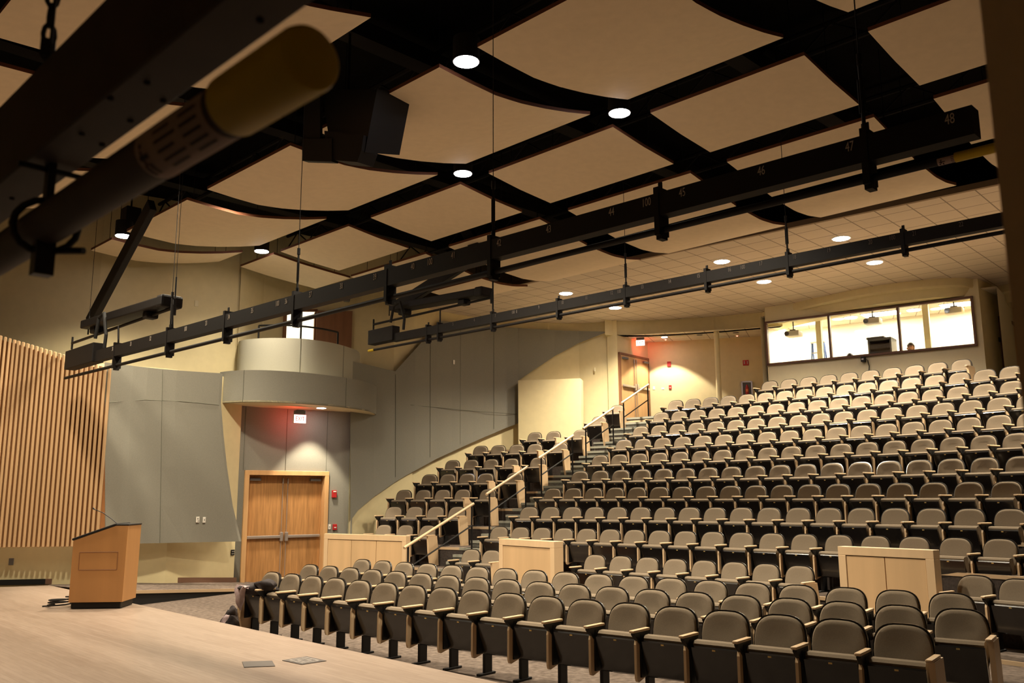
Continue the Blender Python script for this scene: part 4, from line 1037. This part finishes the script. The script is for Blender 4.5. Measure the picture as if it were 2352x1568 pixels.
# ------------------------------------------------------------------ aisle handrails
def stair_z(P):
    d = P.xy - CC; r = d.length; ph = math.atan2(d.y, d.x); z = 0
    for rm, zs, rn in STEPS:
        if r >= rn(ph) - .001: z = max(z, zs)
    return z
def ground(px, py):
    d = ray(px, py); t = 5 / d.y; best = None
    while t < 30 / d.y:
        P = EYE + d * t
        ph = math.atan2(P.y - CC.y, P.x - CC.x)
        if stair_z(P) >= P.z: return P
        t += .02 / d.y
    return EYE + d * (25 / d.y)
rails = [((938, 1300), (1083, 1246), (936, 1253), (1085, 1158)), ((1126, 1214), (1206, 1154), (1123, 1131), (1208, 1074)), ((1245, 1124), (1314, 1076), (1242, 1049), (1315, 1001)), ((1347, 1051), (1407, 1007), (1344, 981), (1408, 938)), ((1434, 988), (1487, 949), (1431, 923), (1488, 884))]
for i, (f0, f1, t0, t1) in enumerate(rails):
    lat = R_(53.95)
    def post_at(tp):
        d = ray(*tp); best = None
        # plan intersection with the radial line of the rail
        e = Vector((math.cos(lat), math.sin(lat)))
        den = d.x * e.y - d.y * e.x
        s = (-(0 - CC.x) * e.y + (0 - CC.y) * e.x) / den * 1.0
        s = ((CC.x) * e.y - (CC.y) * e.x) / den
        return EYE + d * s
    a, b = post_at(t0), post_at(t1)
    root = empty('handrail', (a.x, a.y, stair_z(a)), 'stair handrail with pale wood top rail, %s up from the bottom' % ORD[i + 1], 'handrail', 'aisle handrails')
    dirr = (b - a).normalized()
    mb = MB(); mb.tube([a - dirr * .1, b + dirr * .04], .028, 12); mb.build('top_rail', M['maplel'], root, True)
    for q in (a + dirr * .02, b - dirr * .02):
        mb = MB(); z = stair_z(q); mb.box(Vector((q.x, q.y, (z + q.z - .02) / 2)), (.035, .035, max(q.z - .02 - z, .1))); mb.bbox(Vector((q.x, q.y, z + .01)), (.09, .09, .02), .004); mb.build('post', M['black'], root)
    mb = MB(); mb.tube([a - Z * .42, b - Z * .42], .016, 8); mb.build('lower_rail', M['black'], root)

# ------------------------------------------------------------------ lectern, microphone, cable
LZ = HS
lf0, lf1 = onz(160, 1399, LZ), onz(275, 1397.5, LZ)
t = (lf1 - lf0); W = t.length; t.normalize(); n = Vector((t.y, -t.x, 0)); ax = (t, n, Z)
lc = (lf0 + lf1) / 2 - n * .28
root = empty('lectern', (lc.x, lc.y, LZ), 'maple lectern with sloping black top on the stage', 'lectern')
mb = MB(); mb.bbox(Vector((lc.x, lc.y, LZ + .05)), (W, .52, .09), .01, ax, 1); mb.build('base', M['black'], root)
zl, zr_ = LZ + .965, LZ + 1.175
fw = W + .05
c0 = lc + n * .28
bot = [c0 - t * fw / 2 * .985 + Z * .0, c0 + t * fw / 2 * .985]; 
mb = MB()
bl, brr = c0 - t * fw * .5, c0 + t * fw * .5
A0 = Vector((bl.x, bl.y, LZ + .095)); A1 = Vector((brr.x, brr.y, LZ + .095)); A2 = Vector((brr.x, brr.y, zr_)) + t * .012; A3 = Vector((bl.x, bl.y, zl)) - t * .0; A4 = A2 - t * .17
mb.prism([A0, A1, A2, A4 + Z * .0, A3], Vector(), -n * .58); mb.build('body', M['lectern'], root)
mb = MB(); pc = lambda u, z: c0 + t * (u * fw) + Z * z + n * .003
for (u0, z0, u1, z1) in ((-.36, .55, .36, .55), (-.36, .80, .36, .80), (-.36, .55, -.36, .80), (.36, .55, .36, .80)):
    mb.tube([Vector((*pc(u0, 0).xy, LZ + z0)), Vector((*pc(u1, 0).xy, LZ + z1))], .004, 5)
mb.build('panel_groove', M['oakd'], root)
mb = MB(); sl_ = (A4 - A3).normalized(); sn_ = sl_.cross(n).normalized(); sn_ = sn_ if sn_.z > 0 else -sn_
mid = (A3 + A4) / 2 - n * .29 + sn_ * .02
mb.bbox(mid, ((A4 - A3).length + .03, .60, .035), .016, (sl_, n, sn_), 3); mb.bbox((A2 + A4) / 2 - n * .29 + Z * .012, (.19, .58, .022), .006, ax); mb.build('reading_top', M['black'], root)
mb = MB(); mb.bbox(mid + sn_ * .03 + sl_ * .1, (.18, .12, .012), .003, (sl_, n, (sn_ + sl_ * .5).normalized())); mb.build('touch_panel', M['grey'], root)
g0 = Vector((*(lc + t * .17).xy, LZ + 1.17)); 
mb = MB(); mic = atY(216, 1169, g0.y + .05)
mb.tube([g0, g0 + (mic - g0) * .3 + Z * .02, g0 + (mic - g0) * .65 + Z * .03, mic], .006, 8); mb.tube([mic, mic - t * .02 + Z * .022], [.012, .009], 8); mb.build('microphone', M['black'], root)
mb = MB(); sd = c0 - t * (fw / 2 + .012) - n * .29; mb.bbox(Vector((sd.x, sd.y, LZ + .33)), (.02, .4, .5), .004, ax, 1); mb.build('side_door', M['black'], root)
mb = MB(); cc = onz(138, 1390, LZ + .02)
pts = [onz(97, 1392, LZ + .012), onz(112, 1391, LZ + .012), onz(126, 1388, LZ + .012)]
for i in range(30):
    a = i * .62; pts.append(cc + Vector((.17 * math.cos(a + 2.5) * (1 - i * .006), .17 * math.sin(a + 2.5), .006 + .0035 * i)))
pts.append(Vector((*(lc - t * .3).xy, LZ + .15)))
mb.tube(pts, .011, 7); tag(mb.build('cable_coil', M['rubber'], None, True), 'coiled black cable on the stage beside the lectern', 'cable')

# floor pockets in the stage
def pocket(px4, name, label, tape=False):
    P = [onz(x, y, HS + .004) for x, y in px4]; c = sum(P, Vector()) / 4
    root = empty(name, c, label, 'floor plate', 'stage floor plates'); mb = MB(); mb.prism(P, -Z * .002, Z * .002); mb.build('lid', M['pocket'], root)
    if tape:
        mb = MB()
        for s in (.70, .36):
            Q = [c + (p - c) * s for p in P]; R2 = [c + (p - c) * (s - .1) for p in P]
            for i in range(4): mb.add([Q[i] + Z * .004, Q[(i + 1) % 4] + Z * .004, R2[(i + 1) % 4] + Z * .004, R2[i] + Z * .004], [(0, 1, 2, 3)])
        mb.build('tape_mark', M['tape'], root)
pocket([(556, 1519), (625, 1517), (632, 1529), (561, 1532)], 'floor_pocket', 'plain grey floor plate set in the stage boards')
pocket([(648, 1516), (704, 1507), (750, 1517), (693, 1525.5)], 'floor_pocket', 'diamond-set floor plate with white tape marks on the stage', True)

# ------------------------------------------------------------------ jacket on the end seat and bag on the floor
def lump(c, dims, seed, n=3, amp=.35):
    bm = bmesh.new(); bmesh.ops.create_icosphere(bm, subdivisions=n, radius=1); rnd = random.Random(seed); 
    ph = [(Vector((rnd.uniform(-1, 1), rnd.uniform(-1, 1), rnd.uniform(-1, 1))) * rnd.uniform(3, 7), rnd.uniform(0, 6)) for _ in range(7)]
    for v in bm.verts:
        s = 1 + amp * sum(math.sin(v.co.dot(k) + p) for k, p in ph) / 5
        v.co = Vector((v.co.x * dims[0] * s, v.co.y * dims[1] * s, v.co.z * dims[2] * s))
    vs = [Vector(c) + v.co for v in bm.verts]; fs = [[v.index for v in f.verts] for f in bm.faces]; bm.free(); return vs, fs
P, nr = seat_at(1, -1); tq = Vector((nr.y, -nr.x, 0))
c = P - nr * .17 + Z * .64
root = empty('jacket', c, 'dark jacket with shiny lining thrown over the first front seat', 'jacket')
mb = MB(); mb.add(*lump(c + tq * .05, (.26, .17, .075), 3)); mb.add(*lump(c + tq * .24 + Z * .06 + nr * .02, (.14, .12, .08), 8)); mb.build('cloth', M['jacket'], root, True)
mb = MB(); rows = []
for i in range(9):
    s = i / 8; rows.append([c - nr * (.16 + .05 * math.sin(s * 3) + .012 * math.sin(j * 2.2 + i)) + tq * (-.20 + .04 * j + .09 * s * (1 - j / 8)) + Z * (.05 - .34 * s * (.5 + .5 * math.sin(j * .6 + .6))) for j in range(9)])
mb.sheet(rows, -nr * .012); mb.build('lining', M['lining'], root, True)
c = P - tq * .55 + Z * .14 - nr * .2
root = empty('rucksack', Vector((c.x, c.y, 0)), 'crumpled grey bag on the carpet beside the first front seat', 'bag')
mb = MB(); mb.add(*lump(c, (.15, .13, .13), 11)); mb.add(*lump(c - tq * .16 - Z * .07, (.10, .10, .07), 5)); mb.add(*lump(c + Z * .13 + tq * .03, (.08, .07, .09), 2)); mb.build('bag_body', M['jacket'], root, True)
mb = MB(); mb.add(*lump(c - nr * .06 + Z * .02, (.09, .09, .11), 15)); mb.build('front_pocket', M['lining'], root, True)
mb = MB(); mb.tube([c + Z * .12, c + Z * .16 - tq * .1, c - tq * .22 - Z * .05, c - tq * .3 - Z * .12], .012, 6); mb.build('strap', M['rubber'], root)

# ------------------------------------------------------------------ wall fittings
def plate(w, x, y, sx, sz, m, name, label, cat, off=.01, d=.02, extra=None, group=None):
    P, t, n = w.frame(x, y, off)
    mb = MB(); mb.bbox(P + n * (d / 2), (sx, d, sz), .004, (t, n, Z), 1); o = mb.build(name, m, None, False, P)
    tag(o, label, cat, group)
    if extra:
        mb = MB(); extra(mb, P + n * d, t, n); q = mb.build('insert', extra.m, o, False, P)
    return o
def ins(m, items):
    def f(mb, P, t, n):
        for dx, dz, sx, sz in items: mb.box(P + t * dx + Z * dz, (sx, .012, sz), (t, n, Z))
    f.m = m; return f
plate(WD, 766.5, 1134, .11, .17, M['red'], 'fire_strobe', 'red fire alarm strobe on the grey wall right of the double door', 'fire alarm', .0, .05, ins(M['white'], [(0, .055, .07, .025)]))
plate(WD, 768, 1210, .10, .135, M['red'], 'fire_pull_station', 'red fire alarm pull station beside a white switch near the double door', 'fire alarm', .0, .04, ins(M['white'], [(0, -.01, .05, .02)]))
plate(WD, 756.5, 1209.5, .065, .115, M['white'], 'light_switch', 'white light switch just left of the red pull station', 'switch', .0, .012, ins(M['grey'], [(0, .0, .012, .03)]))
plate(WP, 451.5, 1193, .075, .115, M['white'], 'wall_plate', 'left one of the white wall plates on the big grey panel', 'wall plate', .03, .014, ins(M['grey'], [(0, .02, .02, .02), (.012, -.025, .02, .015)]))
plate(WP, 466.5, 1193.5, .065, .115, M['white'], 'wall_plate', 'narrower white wall plate nearer the double door on the grey panel', 'wall plate', .03, .014, ins(M['grey'], [(0, .0, .015, .03)]))
plate(WL, 534, 1268.5, .10, .12, M['black'], 'power_outlet', 'black double power outlet low on the cream wall by the door', 'outlet', .0, .014, ins(M['white'], [(-.02, .025, .016, .016), (.02, .025, .016, .016), (-.02, -.025, .016, .016), (.02, -.025, .016, .016)]))
plate(WL, 26, 1289.5, .085, .125, M['grey'], 'power_outlet', 'grey outlet low on the cream wall below the slats', 'outlet', .0, .014)
plate(WLU, 451, 697, .09, .14, M['creamw'], 'speaker_plate', 'blank cream plate high on the cream wall left of the balcony', 'wall plate', .0, .012)
plate(WL, 671, 664, .09, .14, M['creamw'], 'speaker_plate', 'blank cream plate high on the wall behind the long batten', 'wall plate', .0, .012) if False else None
plate(WH, 1038.5, 832, .06, .12, M['white'], 'wall_plate', 'small white plate alone on the grey-green hall wall', 'wall plate', .06, .02)
plate(WH, 1366.5, 848, .05, .12, M['creamw'], 'light_switch', 'faint cream switch plate left of the upper doors', 'switch', .0, .012)
LB_ = Wall([(1489, 850, 26.95), (1765, 850, 25.9)]); LB_.p = [d1.xy, bk1.xy]
plate(LB_, 1537, 836, .11, .15, M['red'], 'fire_strobe', 'red fire alarm strobe on the cream lobby wall', 'fire alarm', .0, .04)
plate(LB_, 1539.5, 889, .085, .12, M['red'], 'fire_pull_station', 'red pull station below the strobe on the lobby wall', 'fire alarm', .0, .03, ins(M['white'], [(0, -.01, .04, .02)]))
plate(LB_, 1502, 891, .07, .11, M['white'], 'light_switch', 'white switch on the lobby wall nearest the upper doors', 'switch', .0, .01)
plate(LB_, 1522.5, 892, .09, .06, M['white'], 'wall_plate', 'low white plate between switch and pull station in the lobby', 'wall plate', .0, .01)
plate(LB_, 1713, 833, .17, .16, M['red'], 'evacuation_sign', 'small dark red sign with two white figures beside the booth', 'sign', .0, .02, ins(M['white'], [(-.04, .0, .022, .07), (-.04, .05, .018, .018), (.045, .0, .014, .08), (.045, .03, .03, .014)]))
P, t, n = LB_.frame(1716, 893, .0)
root = empty('fire_extinguisher_cabinet', P - Z * .2, 'steel cabinet with a red fire extinguisher behind the top seats', 'extinguisher cabinet')
mb = MB(); 
for dx, dz, sx, sz in ((-.14, 0, .04, .46), (.14, 0, .04, .46), (0, .21, .32, .04), (0, -.21, .32, .04)): mb.box(P + t * dx + Z * dz + n * .03, (sx, .06, sz), (t, n, Z))
mb.build('cabinet_frame', M['chrome'], root); mb = MB(); mb.box(P + n * .012, (.26, .012, .4), (t, n, Z)); mb.build('cabinet_back', M['grey'], root)
mb = MB(); mb.tube([P + n * .045 - Z * .17, P + n * .045 + Z * .03, P + n * .045 + Z * .08, P + n * .045 + Z * .12], [.05, .05, .025, .02], 12); mb.build('extinguisher_body', M['red'], root, True)
mb = MB(); mb.box(P + n * .1 - Z * .05, (.06, .004, .08), (t, n, Z)); mb.build('extinguisher_label', mat('orange_label', (.8, .25, .08), .6), root)
# exit signs
def exit_sign(P, t, n, label, s=1.0, front=True):
    root = empty('exit_sign', P, label, 'exit sign', 'exit signs'); ax = (t, n, Z)
    mb = MB(); mb.bbox(P, (.30 * s, .045, .20 * s), .006, ax, 1); mb.build('housing', M['white'], root)
    mb = MB(); mb.box(P + n * .024, (.285 * s, .004, .185 * s), ax); mb.build('lit_face', M['exitglow'], root)
    mb = MB(); text_into(mb, 'EXIT', P + n * .028, t * .82, Z * 1.15, .125 * s, .004); mb.build('lettering', M['exitred'], root)
    mb = MB(); mb.bbox(P + Z * (.10 * s + .045), (.26 * s, .09, .09), .01, ax, 1); mb.bbox(P + Z * (.10 * s + .095), (.16, .12, .02), .004, ax, 1); mb.build('canopy', M['grey'], root)
    l = bpy.data.lights.new('exit_glow', 'AREA'); l.size = .25; l.energy = 1.6; l.color = (1, .05, .03); o = bpy.data.objects.new('exit_glow', l); COL.objects.link(o); o.location = P - n * .04 
    o.rotation_euler = (-n).to_track_quat('-Z', 'Y').to_euler()
    return root
P = atY(688, 962, 20.0); tx = (WD.p[1] - WD.p[0]).normalized(); tx = Vector((tx.x, tx.y, 0)); 
exit_sign(P, tx, Vector((tx.y, -tx.x, 0)), 'glowing exit sign under the round balcony above the double door', 1.0)
P = atY(1471, 786, 26.1); tx = Vector((.80, -.6, 0)).normalized(); tx = Vector((.55, .83, 0)).normalized()
tx = Vector((.94, -.34, 0)); exit_sign(P - Z * .02, tx, Vector((tx.y, -tx.x, 0)), 'glowing exit sign over the upper double doors', .9)
# red sprinkler / detector lights on the lobby ceiling
for x, y, lab in ((1529, 779, 'red-lit smoke detector beside the small lobby downlight'), (1693, 770, 'red-lit smoke detector near the booth side of the lobby')):
    P = onz(x, y, HB - .02); root = empty('smoke_detector', P, lab, 'smoke detector', 'lobby smoke detectors')
    mb = MB(); mb.disc(P, .06, 16, .03); mb.build('detector_body', M['white'], root); mb = MB(); mb.disc(P - Z * .018, .02, 10, .01); mb.build('indicator', M['led'], root)
for x, y, lab in ((1607, 769, 'dark round vent on the lobby ceiling left of the slim column'), (1690, 764, 'dark round vent on the lobby ceiling right of the slim column')):
    P = onz(x, y, HB - .006); mb = MB(); mb.disc(P, .085, 18, .012); tag(mb.build('ceiling_speaker', M['grey']), lab, 'ceiling speaker', 'lobby ceiling speakers')
# camera box under the booth window
P, t, n = BW.frame(1985, 826, .0)
root = empty('security_camera', P, 'black camera box with a looped cable under the booth window', 'camera')
mb = MB(); mb.bbox(P + n * .08, (.10, .14, .13), .012, (t, n, Z)); mb.build('camera_body', M['black'], root); mb = MB(); mb.box(P + n * .152 + Z * .0, (.05, .006, .03), (t, n, Z)); mb.build('lens', M['chrome'], root)
mb = MB(); mb.tube([P + n * .04 + t * .05, P + n * .05 + t * .10 - Z * .03, P + n * .03 + t * .12 - Z * .18, P + n * .02 + t * .09 - Z * .36], .010, 6); mb.build('camera_cable', M['rubber'], root)
# cctv on the balcony wall
P, t, n = WU.frame(796, 690, .02); mb = MB(); mb.bbox(P + n * .08, (.16, .16, .10), .02, (t, n, Z)); tag(mb.build('wall_speaker', M['grey']), 'small grey unit on the cream wall above the balcony door', 'wall unit')

# ------------------------------------------------------------------ in the control booth
def projector(px, py, label, dep=.55):
    P = inbooth(px, py, dep); root = empty('projector', P, label, 'projector', 'ceiling projectors in the booth')
    mb = MB(); mb.bbox(P, (.40, .34, .15), .03, (tb, nb, Z)); mb.build('projector_body', M['white'], root, True)
    mb = MB(); c = P + nb * .18 - tb * .13; mb.tube([c - nb * .03, c + nb * .02], .062, 18); mb.build('lens', M['blackp'], root)
    mb = MB(); mb.tube([P + Z * .07, Vector((P.x, P.y, zc_))], .018, 8); mb.bbox(P + Z * .10, (.16, .16, .04), .01, (tb, nb, Z)); mb.build('mount', M['grey'], root)
projector(1823, 767, 'white projector hanging behind the first window pane of the booth'); projector(2005, 738, 'white projector hanging behind the middle window pane of the booth'); projector(2192, 714, 'white projector hanging behind the last window pane of the booth')
P = inbooth(2027, 797, .7); root = empty('equipment_rack', Vector((P.x, P.y, 4.35)), 'grey equipment rack standing behind the middle booth window', 'equipment rack')
zt = inbooth(2027, 779, .7).z; h = zt - 4.35; c = Vector((P.x, P.y, 4.35 + h / 2))
mb = MB()
for dx in (-.27, .27): mb.box(c + tb * dx, (.04, .55, h), (tb, nb, Z))
mb.box(c + Z * (h / 2 - .03), (.58, .55, .06), (tb, nb, Z)); mb.box(c - nb * .26, (.58, .03, h), (tb, nb, Z)); mb.build('rack_frame', M['grey'], root)
mb = MB()
for i in range(5): mb.box(c + Z * (h / 2 - .22 - i * .17) + nb * .05, (.48, .4, .10), (tb, nb, Z))
mb.build('rack_unit', M['black'], root)
mb = MB(); mb.bbox(c + Z * (h / 2 + .03) - tb * .12, (.45, .4, .06), .02, (tb, nb, Z)); mb.build('top_case', M['grey'], root)
P = inbooth(1879, 800, 1.5); b = Vector((P.x, P.y, 4.35)); root = empty('step_ladder', b, 'blue step ladder standing in the booth behind a post', 'ladder')
zt = inbooth(1879, 786, 1.5).z; H = zt - 4.35
mb = MB()
for s in (-1, 1):
    mb.tube([b + tb * s * .24 + nb * .12, b + tb * s * .16 + Z * H], .022, 6); mb.tube([b + tb * s * .24 - nb * .35, b + tb * s * .16 + Z * H - nb * .05], .02, 6)
mb.build('ladder_rail', M['blue'], root); mb = MB()
for i in range(1, 6): z = H * i / 6; w = .46 - .16 * i / 6; mb.box(b + Z * z + nb * (.12 * (1 - i / 6)), (w, .08, .025), (tb, nb, Z))
mb.box(b + Z * H, (.38, .16, .04), (tb, nb, Z)); mb.build('tread', M['chrome'], root)
for px, py, lab, w_ in ((1811, 838, 'flat dark case lying on the booth sill at its first corner', .5), (2213, 787, 'flat dark device on the booth sill at its last corner', .4)):
    P = inbooth(px, py, .24); P.z = sill + .03; mb = MB(); mb.bbox(P, (w_, .16, .06), .008, (tb, nb, Z)); tag(mb.build('desk_device', M['winframe']), lab, 'device')
def person(px, py_top, dep, label, zt):
    P = inbooth(px, py_top, dep); top = P.z; fl = top - 1.32
    root = empty('person', Vector((P.x, P.y, fl)), label, 'person', 'people in the booth')
    fwd = nb; rt_ = tb; o_ = Vector((P.x, P.y, fl))
    J = {}
    def jp(r_, f_, z): return o_ + rt_ * r_ + fwd * f_ + Z * z
    V_ = [jp(0, 0, .48), jp(0, .01, .68), jp(0, .02, .92), jp(0, .03, 1.04), jp(0, .05, 1.13), jp(0, .06, 1.20), jp(0, .05, 1.25),
          jp(.17, .02, .96), jp(.24, .06, .74), jp(.18, .26, .66), jp(.12, .36, .68), jp(-.17, .02, .96), jp(-.24, .06, .74), jp(-.18, .26, .66), jp(-.12, .36, .68),
          jp(.11, .06, .46), jp(.13, .42, .48), jp(.13, .44, .1), jp(.13, .54, .05), jp(-.11, .06, .46), jp(-.13, .42, .48), jp(-.13, .44, .1), jp(-.13, .54, .05)]
    RAD = [.15, .15, .16, .06, .075, .085, .07, .075, .05, .04, .035, .075, .05, .04, .035, .09, .075, .05, .04, .09, .075, .05, .04]
    E_ = [(0, 1), (1, 2), (2, 3), (3, 4), (4, 5), (5, 6), (2, 7), (7, 8), (8, 9), (9, 10), (2, 11), (11, 12), (12, 13), (13, 14), (0, 15), (15, 16), (16, 17), (17, 18), (0, 19), (19, 20), (20, 21), (21, 22)]
    me = bpy.data.meshes.new('body'); me.from_pydata([v - o_ for v in V_], E_, []); o = bpy.data.objects.new('body', me); COL.objects.link(o)
    sk = o.modifiers.new('skin', 'SKIN'); 
    for i, v in enumerate(me.skin_vertices[0].data): v.radius = (RAD[i], RAD[i]); v.use_root = (i == 0)
    ss = o.modifiers.new('sub', 'SUBSURF'); ss.levels = 2; ss.render_levels = 2
    bpy.context.view_layer.update(); dg = bpy.context.evaluated_depsgraph_get(); m2 = bpy.data.meshes.new_from_object(o.evaluated_get(dg)); bpy.data.objects.remove(o)
    m2.name = 'body'; m2.materials.clear(); m2.materials.append(M['skin']); m2.materials.append(M['shirt'])
    for p in m2.polygons: p.use_smooth = True; p.material_index = 0 if p.center.z > 1.03 or ((p.center).dot(fwd) > .30 and p.center.z > .58) else 1
    ob = bpy.data.objects.new('body', m2); COL.objects.link(ob); ob.parent = root
    hc = o_ + fwd * .055 + Z * 1.19
    mb = MB(); mb.add(*lump(hc + fwd * .088 - Z * .02, (.014, .02, .022), 1, 2, .0)); 
    for s in (-1, 1): mb.add(*lump(hc + rt_ * s * .083 - Z * .02, (.016, .022, .03), 1, 2, 0))
    mb.build('face_detail', M['skin'], root, True)
    mb = MB()
    for s in (-1, 1): mb.add(*lump(hc + fwd * .076 + rt_ * s * .032 + Z * .012, (.012, .008, .008), 1, 2, 0))
    mb.box(hc + fwd * .078 - Z * .055, (.045, .008, .008), (rt_, fwd, Z)); mb.build('eyes', M['hair'], root, True)
    bm = bmesh.new(); bmesh.ops.create_icosphere(bm, subdivisions=3, radius=1)
    mb = MB(); vs = []; 
    for v in bm.verts: vs.append(hc + rt_ * v.co.x * .094 + fwd * (v.co.y * .10 - .012) + Z * (v.co.z * .125 + .012))
    fs = [[v.index for v in f.verts] for f in bm.faces if f.calc_center_median().z > .28 or (f.calc_center_median().y < -.2 and f.calc_center_median().z > -.5)]; bm.free()
    mb.add(vs, fs); mb.build('hair', M['hair'], root, True)
person(2092, 787, .75, 'person with short dark hair looking out of the last booth pane', 0)
person(1953, 811.5, .75, 'person behind the middle booth pane with only the hair showing', 0)

# ------------------------------------------------------------------ camera, world, view
cam = bpy.data.cameras.new('camera'); co = bpy.data.objects.new('camera', cam); COL.objects.link(co)
cam.sensor_fit = 'HORIZONTAL'; cam.sensor_width = 36; cam.lens = F / 2352 * 36; cam.clip_start = .05; cam.clip_end = 200
fwd = Vector((0, CT, ST)); up0 = Vector((0, -ST, CT)); rt0 = Vector((1, 0, 0))
# image rotated by RO: right axis in the image
rt = rt0 * CR - up0 * (SR) * 1.0; upv = up0 * CR + rt0 * SR
rt = Vector((CR, 0, 0)) + (-up0) * (-SR) * -1.0
rt = rt0 * CR + up0 * SR; upv = up0 * CR - rt0 * SR
co.matrix_world = Matrix(((rt.x, upv.x, -fwd.x, EYE.x), (rt.y, upv.y, -fwd.y, EYE.y), (rt.z, upv.z, -fwd.z, EYE.z), (0, 0, 0, 1)))
cam.dof.use_dof = True; cam.dof.focus_distance = 13; cam.dof.aperture_fstop = (cam.lens / 1000) / .0056 if False else cam.lens / 5.6
SC.camera = co
w = bpy.data.worlds.new('World'); SC.world = w; w.use_nodes = True
w.node_tree.nodes['Background'].inputs['Color'].default_value = (.9, .75, .55, 1); w.node_tree.nodes['Background'].inputs['Strength'].default_value = .02
SC.view_settings.view_transform = 'Standard'; SC.view_settings.look = 'None'; SC.view_settings.gamma = 1; SC.view_settings.exposure = 1.45
SC.view_settings.use_curve_mapping = False
cy = SC.cycles; cy.max_bounces = 7; cy.diffuse_bounces = 5; cy.glossy_bounces = 3; cy.transmission_bounces = 4; cy.transparent_max_bounces = 8
cy.sample_clamp_indirect = 4; cy.caustics_reflective = False; cy.caustics_refractive = False
try: cy.use_denoising = True; cy.denoiser = 'OPENIMAGEDENOISE'
except Exception: pass
print('seats', nseat)
